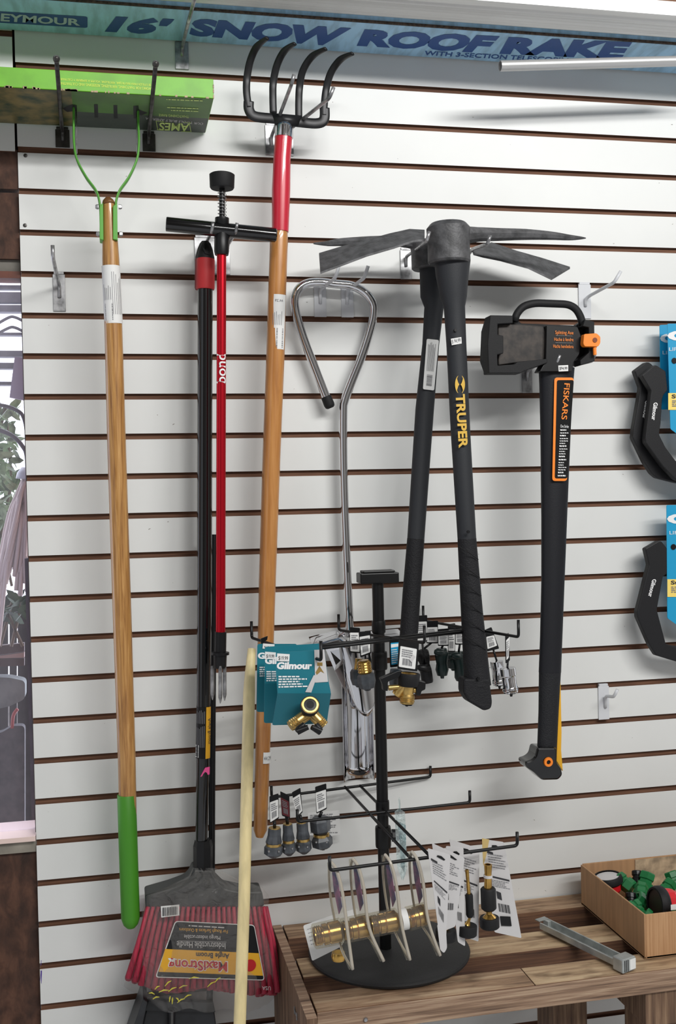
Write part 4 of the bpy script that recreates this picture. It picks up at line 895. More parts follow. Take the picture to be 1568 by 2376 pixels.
nozzle('black hose nozzle grip on a blue card at the lower right, below the other two', 0, 0, dict(grip=[(1497, 1273), (1528, 1255), (1535, 1256), (1548, 1273), (1548, 1331), (1538, 1338), (1524, 1415), (1545, 1494), (1568, 1500), (1650, 1506), (1650, 1546), (1568, 1535), (1522, 1521), (1507, 1497), (1479, 1433), (1478, 1421), (1500, 1334), (1506, 1311)],
    text=((1513, 1344), (1503, 1385), (1523, 1344)), card=[(1546, 1172), (1700, 1170), (1700, 1470), (1570, 1450), (1548, 1434)], G=(1547, 1192, 56, 24), life=(1553, 1232), yl=(1548, 1344, 1385), cd=.014), 0, .045)

# ------------------------------------------------------------------ plank bench
ZTOP = -1.65
bench = thing('plank_bench', 'weathered slatted wooden bench against the wall at lower right', 'bench', (1.0, -.18, -2.5))
M_sawn_shaded = wood('sawn_face_shaded', (58, 38, 28), (94, 64, 46), (126, 92, 66), (1.2, 30, 44), .8, 4, 0, 0, .4, 5)  # sawn plank sides, coloured darker to put shade into the gaps
def board(name, a, b, m, parent, bevel=.0015):
    mb = MB(); mb.box(a, b)
    if name == 'plank': mb.mi = [1, 0, 1, 1, 1, 1]; return mb.build(name, [m, M_sawn_shaded], parent, bevel=bevel)
    return mb.build(name, m, parent, bevel=bevel)
M_bench2 = wood('weathered_plank_pale', (132, 106, 82), (176, 148, 116), (204, 180, 146), (1.1, 14, 14), .7, 5, 0, .4, .4, 7)
board('plank', (.462, -.070, ZTOP-.045), (1.5, -.004, ZTOP), M_bench, bench)
board('plank', (.462, -.236, ZTOP-.045), (1.5, -.159, ZTOP), M_bench2, bench)
mbA = P(1205, 2255, 0)
xs = PZ(1225, 2265, ZTOP).x
board('plank', (.462, -.364, ZTOP-.040), (xs-.0012, -.297, ZTOP), M_bench, bench)
board('plank', (xs, -.364, ZTOP-.040), (1.5, -.297, ZTOP-.0004), M_bench2, bench)
board('front_rail', (.462, -.367, ZTOP-.0395), (1.5, -.3645, ZTOP-.0008), M_benchside, bench)
board('side_panel', (.440, -.392, -2.05), (.4575, -.014, ZTOP+.004), M_post, bench)
board('side_edge', (.4402, -.3925, ZTOP+.004), (.4572, -.0145, ZTOP+.0055), M_benchside, bench, 0)
for (xa, xb, d0, d1) in ((1284, 1362, .24, .16), (1500, 1610, .355, .27)):
    a = P(xa, 2350, d0).x; b = P(xb, 2350, d0).x
    board('leg', (a, -d0, -2.5), (b, -d1, ZTOP-.045), M_post, bench)
board('cross_block', (P(1496, 2330, .36).x, -.362, ZTOP-.10), (P(1640, 2330, .36).x, -.10, ZTOP-.041), M_post, bench)
for y in (-.392+.12, ): 
    c = Vector((.4396, -.285, ZTOP-.02))
mb = MB(); c0 = P(664, 2295, 0); c = Vector((.4394, -.29, ZTOP-.035)); mb.box((c.x-.0012, c.y-.012, c.z-.002), (c.x, c.y+.012, c.z+.002)); mb.box((c.x-.0016, c.y-.013, c.z-.006), (c.x, c.y-.009, c.z+.006)); mb.box((c.x-.0016, c.y+.009, c.z-.006), (c.x, c.y+.013, c.z+.006)); mb.build('staple', M_steel, bench)
for x in (.36, ): pass
mb = MB(); c = P(848, 2366, .368); mb.lathe(c, c+Vector((0, -.002, 0)), [(0, .004), (1, .003)], 8); mb.build('nail_head', M_steel, bench)

# ------------------------------------------------------------------ wooden stake in the foreground
stk = tag(None, None) if False else None
mb = MB(); sp = [(584, 1506, .20), (580, 1560, .215), (578, 1606, .225), (573, 1800, .26), (566, 2100, .315), (556, 2376, .365), (548, 2700, .42)]
mb.tube(pl(sp), [pm(r, 570, d) for r, (x, y, d) in zip([9.5, 12, 14, 14, 14, 14.5, 15], sp)], 20)
A = P(577, 1612, .241)
tag(mb.build('broom_stick', M_pine, smooth=2), 'plain pale wooden broom stick leaning in front of the bagged broom head', 'stick')

# ------------------------------------------------------------------ spinner display stand
PX, PY = .6255, -.18
stand = thing('display_stand', 'black metal countertop display stand with wire arms and round base', 'display stand', (PX, PY, ZTOP))
mb = MB(); c = Vector((.632, PY-.0, ZTOP+.0005)); mb.lathe(c, c+Vector((0, 0, .010)), [(0, .142), (.2, .147), (.6, .148), (.9, .146), (1, .141)], 72); mb.build('base_plate', mat('textured_black', (42, 42, 43), .6, spec=.4, bump=.35, bscale=900), stand, 2)
mb = MB(); mb.lathe((PX, PY, ZTOP+.010), (PX, PY, P(873, 1350, .18).z), [(0, .0105), (1, .0105)], 24); mb.build('post', M_wire, stand, 2)
a = P(828, 1341, .18); b = P(922, 1341, .18)
mb = MB(); t0 = P(873, 1328, .18).z; t1 = P(873, 1352, .18).z; mb.box((PX-.036, PY-.018, t1), (PX+.036, PY+.018, t0)); mb.box((PX-.030, PY-.014, t0), (PX+.030, PY+.014, t0+.004)); mb.build('top_cap', M_wire, stand, bevel=.002)
def zof(y): return P(880, y, .18).z
for (ya, yb, r) in ((1440, 1468, .0125), (1512, 1553, .0145), (1858, 1890, .0125), (1918, 1966, .0145)):
    mb = MB(); mb.lathe((PX, PY, zof(ya)), (PX, PY, zof(yb)), [(0, r*.96), (.1, r), (.9, r), (1, r*.96)], 24); mb.build('collar', M_wire, stand, 2)
mb = MB(); c = P(913, 1938, .17); mb.lathe(c-Vector((.012, 0, 0)), c+Vector((.008, -.002, 0)), [(0, .005), (.4, .005), (.42, .012), (1, .011)], 8); mb.build('clamp_knob', M_black, stand)
Z1, Z2 = -1.063, -1.380
tiers = {}
def arm(name, p, q, Z, up=.030):
    A = PZ(*p, Z); B = PZ(*q, Z)
    A.y = min(A.y, -.008); B.y = min(B.y, -.008)
    mb = MB(); mb.tube(roundpath([A+Vector((0, 0, up)), A, B, B+Vector((0, 0, up))], .006), .0027, 10); mb.build(name, M_wire, stand, True); return A, B
L1 = arm('wire_arm', (584, 1480), (745, 1532), Z1); L2 = arm('wire_arm', (786, 1462), (985, 1492), Z1); L3 = arm('wire_arm', (982, 1440), (1203, 1478), Z1)
K1 = arm('wire_arm', (630, 1850), (998, 1802), Z2, .022); K2 = arm('wire_arm', (690, 1907), (1090, 1862), Z2, .022); K3 = arm('wire_arm', (765, 2020), (1200, 1962), Z2, .022)
def rail(p, q, Z): mb = MB(); mb.tube([PZ(*p, Z), PZ(*q, Z)], .0027, 10); mb.build('wire_rail', M_wire, stand, True)
rail((655, 1507), (1086, 1461), Z1); rail((672, 1512), (1098, 1464), Z1)
rail((800, 1826), (955, 1994), Z2); rail((835, 1823), (1000, 1989), Z2)

# ------------------------------------------------------------------ carded brass Y valves (left of the upper tier)
def ring_valve(root, cx, cy, d, s=1.0):
    c = P(cx, cy, d); ax_ = Vector((-.05, -.86, .5)).normalized(); k = pm(1, cx, d)*s
    mb = MB(); mb.lathe(c-ax_*k*18, c+ax_*k*4, [(0, k*18), (.15, k*22), (.85, k*23), (1, k*22)], 30); mb.build('swivel_collar', M_blackmat, root, 2)
    mb = MB(); mb.lathe(c+ax_*k*1, c+ax_*k*6, [(0, k*21), (.6, k*21), (1, k*19), (1, k*15), (0, k*15)], 30, capa=False, capb=False); mb.build('brass_rim', M_brass, root, 2)
    mb = MB(); mb.lathe(c+ax_*k*4.2, c+ax_*k*4.6, [(0, k*15), (1, k*9)], 24, capa=False, capb=False); mb.lathe(c-ax_*k*1, c+ax_*k*4.4, [(0, k*4), (0, k*9), (1, k*9)], 24, capb=False); mb.build('washer', M_black, root, 2)
    for sx in (-1, 1):
        mb = MB(); A = P(cx+sx*6, cy+20, d-.012); B = P(cx+sx*(46 if sx < 0 else 33)*s, cy+48*s, d-.004); mb.lathe(A, B, [(0, k*14), (.55, k*13.5), (.6, k*13.5)]+[(.62+i*.055, k*(14.2 if i % 2 else 12.6)) for i in range(7)]+[(1, k*12.5)], 24); mb.build('brass_outlet', M_brass, root, 2)
        mb = MB(); A = P(cx+sx*14, cy+44*s, d+.006); B = P(cx+sx*(30 if sx < 0 else 24)*s, cy+60*s, d+.012); mb.lathe(A, B, [(0, k*7), (.7, k*9), (1, k*7)], 12); mb.tube([B, P(cx+sx*4, cy+50*s, d+.014)], [k*9, k*6], 10); mb.build('shutoff_lever', M_black, root, 2)
def blistercard(label, outline, d, logo=None, sticker=None, lines=None, photo=False, valve=None):
    root = thing('carded_hose_valve', label, 'hose fitting', P(outline[0][0]+40, outline[0][1]+150, d), 'carded hose valves on the left arm')
    mb = MB(); mb.slab(roundpoly(pl(outline, d), .004), .0009); cdd = mb.build('backing_card', M_teal, root)
    e_ = d+.0006
    if logo: text('card_lettering', 'Gilmour', plane_map(P(*logo[0], e_), P(*logo[1], e_), P(*logo[2], e_)), M_lettersw, cdd, .05)
    if sticker:
        x0, y0, x1, y1 = sticker; mb = MB(); mb.slab(pl([(x0, y0), (x1, y0+2), (x1-1, y1), (x0-1, y1-1)], e_+.0008), .0003); st_ = mb.build('price_sticker', M_paper, cdd)
        text('price_digits', '$19.99', plane_map(P(x0+3, y1-4, e_+.0012), P(x1-4, y1-3, e_+.0012), P(x0+3, y0+6, e_+.0012)), M_ink, st_)
    if lines:
        x0, y0, x1, y1 = lines; fm = quad_map(P(x0, y1, e_), P(x1, y1-2, e_), P(x0, y0, e_), P(x1, y0, e_)); mb = MB(); scribble(mb, fm, 0, 1, 0, 1, 5, .55); mb.build('small_print', M_lettersw, cdd)
    if photo:
        mb = MB(); mb.slab(pl([(729, 1508), (752, 1507), (761, 1582), (731, 1584)], e_+.0004), .0003); mb.build('photo_panel', M_papergrey, cdd)
        mb = MB(); mb.slab(pl([(728, 1566), (735, 1570), (722, 1607), (708, 1606)], e_+.0008), .0003); mb.build('hose_picture', M_papergrey, cdd)
        mb = MB(); mb.slab(pl([(736, 1537), (748, 1537), (748, 1545), (736, 1545)], e_+.0008), .0003); mb.slab(pl([(741, 1545), (752, 1562), (744, 1558), (735, 1566), (732, 1560)], e_+.0008), .0003); mb.build('valve_picture', M_brass, cdd)
        mb = MB(); mb.slab(pl([(644, 1609), (768, 1609), (758, 1678), (632, 1682)], e_-.0), .0002); mb.build('lower_fold_shade', mat('teal_card_shaded', (10, 88, 102), .5), cdd)  # shade below the fold painted as a darker teal sheet on the flat card
    if valve: ring_valve(root, *valve)
    return root
blistercard('teal card with a brass valve, rearmost of three on the left arm', [(597, 1494), (689, 1494), (690, 1652), (595, 1652)], .30, ((598, 1529), (680, 1529), (598, 1514)), (610, 1493, 637, 1506), (602, 1546, 660, 1571))
blistercard('teal card with a brass valve, middle of three on the left arm', [(614, 1501), (743, 1493), (745, 1560), (742, 1676), (612, 1678), (614, 1570)], .36, ((614, 1541), (696, 1541), (615, 1524)), (615, 1512, 640, 1530), (618, 1556, 690, 1582))
blistercard('teal card with a brass two-way valve, nearest of three on the left arm', [(643, 1513), (727, 1510), (752, 1505), (761, 1575), (768, 1609), (757, 1679), (631, 1683), (644, 1609), (640, 1558)], .425, ((641, 1553), (723, 1553), (643, 1536)), (643, 1516, 672, 1535), (646, 1567, 718, 1597), True, (719, 1637, .455))
# ------------------------------------------------------------------ tags and fittings on the upper tier
def hangtag(root, quad, d, m=None, black_top=None, barcode=True, name='hang_tag'):
    "stiff tag: quad = top-left, top-right, bottom-right, bottom-left"
    if black_top:
        mb = MB(); mb.slab(roundpoly(pl(black_top, d), .002), .0012); bt = mb.build('tag_hanger', M_black, root)
    mb = MB(); mb.slab(roundpoly(pl(quad, d+.0008), .0015), .0007); t_ = mb.build(name, m or M_paper, root)
    fm = quad_map(P(*quad[3], d+.0012), P(*quad[2], d+.0012), P(*quad[0], d+.0012), P(*quad[1], d+.0012))
    if barcode:
        mb = MB(); bars(mb, fm, .2, .8, .12, .45, 12); scribble(mb, fm, .12, .9, .5, .9, 4, .5); mb.build('small_print', M_inkgrey, t_)
    return t_
GRP = 'tagged hose fittings on the upper arms'
def fitting(name, label, loc, group=GRP): return thing(name, label, 'hose fitting', loc, group)
# gold shut-off valve
f = fitting('brass_shutoff_valve', 'gold Y-shaped shut-off valve with black levers right of the stand post', P(945, 1632, .33))
hangtag(f, [(929, 1499), (967, 1506), (963, 1553), (925, 1547)], .335, black_top=[(925, 1484), (972, 1492), (968, 1558), (922, 1552)])
mb = MB(); mb.slab(pl([(949, 1530), (958, 1519), (964, 1524), (955, 1537)], .338), .0004); mb.build('price_sticker', M_papergrey, f)
k = pm(1, 945, .33)
mb = MB(); mb.lathe(P(949, 1562, .33), P(947, 1592, .33), [(0, k*20), (0, k*25), (.1, k*26), (.9, k*24.5), (1, k*22)], 28, capa=False); mb.build('swivel_collar', M_blackmat, f, 2)
mb = MB(); mb.lathe(P(949, 1563, .33), P(948, 1574, .33), [(0, k*20), (1, k*17)], 24, capa=False); mb.build('brass_rim', M_brass, f, 2)
mb = MB(); mb.lathe(P(946, 1588, .33), P(944, 1632, .33), [(0, k*17), (.3, k*15), (.5, k*14), (.6, k*17)]+[(.64+i*.05, k*(18 if i % 2 else 16.3)) for i in range(7)]+[(1, k*16)], 26); mb.build('brass_outlet', M_brass, f, 2)
mb = MB(); mb.lathe(P(936, 1590, .33), P(919, 1612, .325), [(0, k*12), (.6, k*11), (.7, k*12.5), (1, k*11)], 20); mb.lathe(P(925, 1594, .33), P(901, 1596, .33), [(0, k*6), (1, k*6.5)], 14); mb.lathe(P(955, 1600, .33), P(971, 1602, .33), [(0, k*7), (1, k*7)], 14); mb.build('side_branch', M_brass, f, 2)
mb = MB(); mb.slab(roundpoly(pl([(882, 1575), (925, 1556), (934, 1556), (926, 1572), (900, 1582), (900, 1604), (889, 1602), (888, 1588)], .338), .002), .012); mb.build('shutoff_lever', M_black, f, bevel=.001)
mb = MB(); mb.slab(roundpoly(pl([(966, 1578), (988, 1583), (987, 1600), (978, 1604), (976, 1614), (966, 1614), (966, 1600)], .338), .002), .012); mb.build('shutoff_lever', M_black, f, bevel=.001)
mb = MB(); mb.lathe(P(944, 1632, .33), P(943, 1639, .33), [(0, k*14), (.5, k*12), (.5, k*4), (1, k*3)], 16); mb.build('plug', M_black, f, 2)
f = fitting('blue_tagged_valve', 'bright blue tag hanging just right of the stand post', P(918, 1550, .29))
hangtag(f, [(906, 1492), (927, 1490), (925, 1540), (908, 1543)], .30, M_cyan, black_top=[(903, 1484), (930, 1482), (927, 1546), (905, 1549)], barcode=False)
mb = MB(); fm = quad_map(P(908, 1541, .3012), P(925, 1538, .3012), P(907, 1506, .3012), P(926, 1504, .3012)); scribble(mb, fm, .05, .95, 0, 1, 7, .45); mb.slab(pl([(907, 1495), (925, 1493), (925, 1500), (907, 1503)], .3012), .0003); mb.build('small_print', M_lettersw, f)
mb = MB(); mb.lathe(P(915, 1552, .29), P(914, 1592, .29), [(0, k*10), (.5, k*14), (1, k*10)], 10); mb.build('connector_body', M_greypl, f, 2)
# grey/brass connectors left of the post
def hexbody(root, a, b, d, r, m=None, name='connector_body', seg=8, prof=None):
    mb = MB(); kk = pm(1, a[0], d); mb.lathe(P(*a, d), P(*b, d), [(u, rr_*kk*r) for u, rr_ in (prof or [(0, .75), (.12, .95), (.5, 1), (.85, .8), (.9, .45), (1, .3)])], seg); return mb.build(name, m or M_greypl, root, 2 if seg > 8 else False)
f = fitting('hose_mender', 'grey plastic mender with brass threads hanging left of the stand post', P(850, 1600, .24))
hangtag(f, [(834, 1478), (858, 1474), (859, 1513), (838, 1521)], .245, black_top=[(832, 1466), (860, 1464), (861, 1516), (836, 1526)])
mb = MB(); kk = pm(1, 845, .24); mb.lathe(P(843, 1532, .24), P(848, 1566, .24), [(0, kk*12), (.1, kk*16)]+[(.14+i*.09, kk*(17 if i % 2 else 15.4)) for i in range(8)]+[(.9, kk*14), (1, kk*15)], 26); mb.build('brass_thread', M_brassp, f, 2)
hexbody(f, (848, 1562), (853, 1602), .24, 22)
f = fitting('hose_mender', 'grey plastic mender half hidden behind another, beside chrome scoop', P(825, 1600, .20))
hangtag(f, [(812, 1468), (834, 1468), (834, 1513), (813, 1511)], .205, black_top=[(811, 1455), (835, 1457), (836, 1516), (812, 1514)])
hexbody(f, (828, 1552), (832, 1594), .20, 18); 
mb = MB(); kk = pm(1, 825, .2); mb.lathe(P(832, 1528, .2), P(830, 1553, .2), [(0, kk*8), (1, kk*9)], 16); mb.build('brass_thread', M_brassp, f, 2)
# dark hanger far left tip
f = fitting('wire_hanger_clip', 'small black clip at the far left tip of the upper arms', P(612, 1486, .22))
mb = MB(); mb.slab(pl([(605, 1482), (621, 1476), (620, 1484), (612, 1490), (612, 1498), (606, 1498)], .23), .003); mb.build('clip_body', M_black, f)
# cluster behind the mattock handle
cl = [('dark plastic hose valve with white tag, leftmost of the cluster by the mattock grip', (968, 1443, 990, 1486), (985, 1540), (992, 1584), 14, M_black, .10, [(0, .8), (.3, 1), (.9, 1), (1, .9)], 16),
      ('dark plastic hose valve with a blank white tag behind the wire rails', (990, 1456, 1015, 1490), (980, 1508), (986, 1546), 15, M_blackmat, .07, None, 8),
      ('dark green hose valve under the barcode tag in the cluster', (1017, 1474, 1040, 1496), (1024, 1504), (1026, 1574), 17, M_dgreen, .09, [(0, .7), (.2, 1), (.5, .8), (.7, .95), (.9, .7), (.92, .3), (1, .25)], 10),
      ('dark green hose valve under a tall white card in the cluster', (1040, 1462, 1055, 1510), (1050, 1512), (1052, 1556), 15, M_dgreen, .06, None, 8),
      ('dark green hose valve nearest the front mattock grip on its left', (1057, 1468, 1077, 1493), (1064, 1512), (1072, 1584), 17, M_dgreen, .11, [(0, .6), (.15, 1), (.45, .85), (.8, 1), (.92, .8), (.94, .3), (1, .25)], 10)]
for lab_, (x0, y0, x1, y1), a, b, r, m_, d, pr, sg in cl:
    f = fitting('hose_valve', lab_, P(b[0], b[1], d), 'dark hose valves in a cluster by the mattock grip')
    hangtag(f, [(x0, y0), (x1, y0-1), (x1, y1), (x0, y1)], d+.004, black_top=[(x0-1, y0-14), (x1+1, y0-16), (x1+1, y1+3), (x0-1, y1+3)])
    hexbody(f, a, b, d, r, m_, 'valve_body', sg, pr)
    mb = MB(); mb.tube(pl([((x0+x1)/2, y1, d), a], d), .0022, 8); mb.build('neck', M_black, f, True)
    mb = MB(); kk = pm(1, a[0], d); mb.lathe(P(a[0]-16, a[1]+8, d+.008), P(a[0]+14, a[1]+14, d+.008), [(0, kk*5), (.2, kk*9), (.8, kk*8), (1, kk*5)], 8); mb.build('side_port', m_, f, 2)
def chrome_coupler(lab_, a, b, r, d, tagq, bt):
    f = fitting('chrome_coupler', lab_, P(b[0], b[1], d), 'chrome quick couplers on the right arm')
    mb = MB(); kk = pm(1, a[0], d); mb.lathe(P(*a, d), P(*b, d), [(0, kk*r*.9), (.02, kk*r*1.05), (.3, kk*r*1.05), (.34, kk*r*.93), (.75, kk*r*.93), (.8, kk*r*1.06), (.84, kk*r*.98), (.88, kk*r*1.08), (.92, kk*r*.98), (.97, kk*r)], 28); mb.build('coupler_body', M_chrome, f, 2)
    mb = MB(); mb.lathe(P(b[0], b[1]-4, d), P(b[0]+1, b[1]+8, d), [(0, kk*r*.8), (.4, kk*r*.7), (.45, kk*r*.25), (1, kk*r*.15)], 16); mb.build('plug', M_black, f, 2)
    hangtag(f, tagq, d+.004, black_top=bt, barcode=True)
    mb = MB(); mb.tube(pl([((bt[2][0]+bt[3][0])/2, (bt[2][1]+bt[3][1])/2-2), a], d), .002, 8); mb.build('neck', M_black, f, True)
chrome_coupler('larger chrome coupler at the right tip of the upper arm', (1177, 1549), (1185, 1608), 17.5, .24, [(1174, 1486), (1182, 1478), (1180, 1526), (1175, 1532)], [(1172, 1474), (1180, 1468), (1183, 1532), (1173, 1540)])
chrome_coupler('smaller chrome coupler tucked right behind the front mattock grip', (1152, 1533), (1158, 1590), 15, .17, [(1128, 1478), (1146, 1474), (1153, 1498), (1131, 1506)], [(1124, 1462), (1140, 1455), (1158, 1505), (1130, 1512)])

# ------------------------------------------------------------------ grey connectors on the lower tier, left
for i, (tq, ca, cb, r, ttxt) in enumerate([
    ([(626, 1862), (645, 1855), (646, 1896), (627, 1908)], (637, 1921), (633, 1990), 21, 'first grey two-part hose connector from the left on the lower arm'),
    ([(651, 1850), (670, 1860), (672, 1896), (655, 1890)], (667, 1912), (671, 1985), 16, 'second grey hose connector from the left, with a dark red tag'),
    ([(678, 1853), (696, 1842), (701, 1882), (690, 1893)], (700, 1908), (706, 1981), 18, 'third grey hose connector from the left on the lower arm'),
    ([(732, 1840), (756, 1832), (757, 1874), (735, 1885)], (741, 1896), (750, 1972), 22, 'wide grey clamp connector set apart right of the other three')]):
    d = .16-.012*i
    f = thing('hose_connector', ttxt, 'hose fitting', P(cb[0], cb[1], d), 'grey hose connectors on the lower left arm')
    bt = [(tq[0][0]-1, tq[0][1]-14), (tq[1][0]+1, tq[1][1]-14), (tq[2][0]+1, tq[2][1]+3), (tq[3][0]-1, tq[3][1]+3)]
    hangtag(f, tq, d+.004, m=mat('maroon_tag', (88, 22, 30), .5) if i == 1 else None, black_top=bt, barcode=True)
    mb = MB(); mb.tube(pl([((tq[2][0]+tq[3][0])/2, tq[3][1]-2), ca], d), .003, 8); mb.build('neck', M_black, f, True)
    kk = pm(1, 680, d); mid = ((ca[0]+cb[0])/2, (ca[1]+cb[1])/2)
    if i < 3:
        mb = MB(); mb.lathe(P(*ca, d), P(*mid, d), [(0, kk*r*.62), (.05, kk*r*.72), (.5, kk*r*.74), (.95, kk*r*.92), (1, kk*r*.88)], 10); mb.build('upper_body', M_greypl, f, False)
        mb = MB(); mb.lathe(P(ca[0], ca[1]-1, d), P(ca[0], ca[1]+3, d), [(0, kk*r*.66), (1, kk*r*.62)], 20); mb.build('brass_rim', M_brass, f, 2)
        mb = MB(); mb.lathe(P(mid[0], mid[1]+5, d), P(*cb, d), [(0, kk*r*.8), (.15, kk*r*1.05), (.7, kk*r*1.02), (.85, kk*r*.7), (1, kk*r*.35)], 8); mb.build('lower_body', M_greypl, f)
    else:
        mb = MB(); mb.lathe(P(*ca, d), P(*mid, d), [(0, kk*r*.8), (.2, kk*r*1.1), (.8, kk*r*1.1), (1, kk*r*.7)], 6); mb.build('upper_body', M_greypl, f)
        mb = MB(); mb.lathe(P(mid[0], mid[1]+5, d), P(*cb, d), [(0, kk*r*.9), (.25, kk*r*1.15), (.7, kk*r*1.1), (.88, kk*r*.6), (.9, kk*r*.25), (1, kk*r*.2)], 6); mb.build('lower_body', M_greypl, f)
    mb = MB(); mb.lathe(P(*mid, d), P(mid[0], mid[1]+6, d), [(0, kk*r*.86), (1, kk*r*.86)], 24); mb.build('brass_ring', M_brass, f, 2)
    for s in (-1, 1):
        c = P(mid[0]+s*r*.55, mid[1]+20, d+kk*r*.95/1); mb = MB(); mb.lathe(c, c+Vector((0, -.002, 0)), [(0, .0022), (1, .0015)], 10); mb.build('screw_head', M_steel, f, 2)
mb = MB(); mb.slab(pl([(714, 1886), (787, 1880), (790, 1936), (768, 1940), (716, 1938)], .03), .0006); pc_ = thing('instruction_card', 'small white printed card behind the grey hose connectors', 'card', P(750, 1940, .03)); mb.build('card_face', M_paper, pc_)
fm = quad_map(P(718, 1934, .031), P(786, 1934, .031), P(718, 1890, .031), P(786, 1886, .031)); mb = MB(); scribble(mb, fm, .02, .98, 0, 1, 11, .35); mb.build('small_print', M_inkgrey, pc_)

# ------------------------------------------------------------------ teal bagged part behind the diagonal rails
bgp = thing('bagged_fitting', 'narrow clear bag with a teal print hanging edge-on beside the post', 'bag', P(932, 2040, .26))
mb = MB(); 
def bagf(u, v):
    ys = 1852+188*u; w = (2 if u < .15 else 12)*(1-max(0, u-.85)*5.5); xc = 926+8*u
    return P(xc-w+2*w*v, ys+4*math.sin(v*9), .27+.006*math.sin(u*22+v*5))
mb.grid(bagf, 24, 6); o = mb.build('bag_film', clear('bag_clear', (214, 226, 226), .55, .15, .8, 60), bgp, True)
mb = MB(); mb.slab(pl([(922, 1905), (941, 1915), (942, 1975), (938, 2025), (930, 2010), (928, 1960)], .262), .002); mb.build('teal_insert', mat('teal_insert', (52, 128, 138), .5, var=.5, vscale=60), bgp)

# ------------------------------------------------------------------ clear clamshell packs with brass fittings on the front arm
M_shell = clear('clamshell', (226, 224, 216), .90, .08, .3, 50)
M_rim = mat('clear_plastic_rim', (176, 168, 154), .25, coat=.5)
M_print = mat('violet_print', (150, 92, 138), .4, var=.7, vscale=50, dark=(40, 52, 110))
def clamshell(lab_, xt, xtip, ytop, ytip, dz, brass):
    f = thing('clamshell_pack', lab_, 'package', P(xtip, ytip, .49), 'clear clamshell packs on the lower front arm')
    rim = [(xt, ytop, .455), (xt+14, ytop+22, .468), (xt+27, ytop+75, .475), (xt+38, ytop+160, .485), (xtip, ytip, .492)]
    rim2 = [(xtip, ytip, .492), (xtip-24, ytip-42, .455), (xt+12, ytop+150, .43), (xt, ytop+90, .425), (xt-5, ytop+30, .44), (xt, ytop, .455)]
    def fx(p): # run each outline towards the tip
        return p
    rp = smoothpath(pl(rim), 5); rq = smoothpath(pl(rim2), 5)
    mb = MB(); mb.tube(rp, .0026, 8, flat=1.4); mb.tube(rq, .0018, 8, flat=1.2); mb.build('rim', M_rim, f, True)
    mb = MB(); n = 24
    a_ = [rp[int(i*(len(rp)-1)/n)] for i in range(n+1)]; b_ = [rq[::-1][int(i*(len(rq)-1)/n)] for i in range(n+1)]
    v = []; m_ = 6
    for i in range(n+1):
        for j in range(m_+1):
            t = j/m_; p = a_[i]*(1-t)+b_[i]*t; v.append(p+Vector((-.006*math.sin(math.pi*t), 0, 0)))
    mb.add(v, [(i*(m_+1)+j, i*(m_+1)+j+1, (i+1)*(m_+1)+j+1, (i+1)*(m_+1)+j) for i in range(n) for j in range(m_)]); mb.build('shell', M_shell, f, True)
    mb = MB(); pts = [a_[4]*.7+b_[4]*.3, a_[9]*.75+b_[9]*.25, a_[14]*.7+b_[14]*.3, a_[14]*.35+b_[14]*.65, a_[9]*.3+b_[9]*.7, a_[5]*.35+b_[5]*.65]
    mb.slab([p+Vector((.001, 0, 0)) for p in pts], .001); mb.build('printed_insert', M_print, f)
    (ax_, ay_), (bx_, by_), r = brass; A = P(ax_, ay_, .462); B = P(bx_, by_, .462); kk = pm(1, ax_, .46)
    mb = MB(); mb.lathe(A, B, [(0, kk*r*.7), (.0, kk*r*.88)]+[(.04+i*.035, kk*r*(.95 if i % 2 else .86)) for i in range(6)]+[(.26, kk*r*.8), (.30, kk*r*.8), (.32, kk*r), (.48, kk*r), (.5, kk*r*.9), (.55, kk*r*1.02), (.93, kk*r*1.02), (.97, kk*r*.9), (1, kk*r*.8)], 28, capa=False); mb.build('brass_fitting', M_brassp, f, 2)
    mb = MB(); mb.lathe(A+(A-B)*.06, B, [(0, kk*r*.9), (.05, kk*r*1.18), (1, kk*r*1.2)], 28, capb=False); mb.build('blister', M_shell, f, 2)
clamshell('clear clamshell pack with a brass fitting, first from the left on the front arm', 768, 818, 2000, 2249, 0, ((729, 2173), (792, 2159), 24))
clamshell('clear clamshell pack with a brass fitting, second from the left on the front arm', 818, 890, 1992, 2230, 0, ((796, 2160), (856, 2147), 24))
clamshell('clear clamshell pack with a brass fitting, third from the left on the front arm', 893, 951, 1983, 2227, 0, ((860, 2147), (922, 2135), 23))
clamshell('clear clamshell pack with a brass fitting and white ring, fourth from the left', 955, 1021, 1976, 2217, 0, ((946, 2132), (990, 2121), 23))
mb = MB(); kk = pm(1, 940, .462); mb.lathe(P(930, 2134, .462), P(944, 2131, .462), [(0, kk*24), (1, kk*24)], 28)
tag(mb.build('white_ring', M_paper, smooth=2), 'white plastic ring between the two right-hand brass fittings', 'ring')
bc_ = thing('white_backing_card', 'white card tilted behind the leftmost brass fitting over the round base', 'card', P(725, 2230, .40))
mb = MB(); mb.slab(roundpoly(pl([(703, 2148), (764, 2126), (830, 2108), (832, 2122), (792, 2196), (724, 2230)], .40), .003), .0006); mb.build('card_face', M_paper, bc_)
fm = quad_map(P(722, 2196, .401), P(760, 2186, .401), P(712, 2152, .401), P(762, 2136, .401)); mb = MB(); scribble(mb, fm, .0, 1, 0, 1, 5, .12); mb.build('small_print', M_inkgrey, bc_)
mb = MB(); kk = pm(1, 780, .4); c = P(785, 2218, .43); mb.lathe(c+Vector((0, 0, .006)), c-Vector((0, 0, .006)), [(0, kk*10), (0, kk*15), (.5, kk*17), (1, kk*15)], 20, capa=False, capb=False); tag(mb.build('brass_nozzle_end', M_brassp, smooth=2), 'orange-gold brass nozzle end below the leftmost clamshell pack', 'hose fitting')

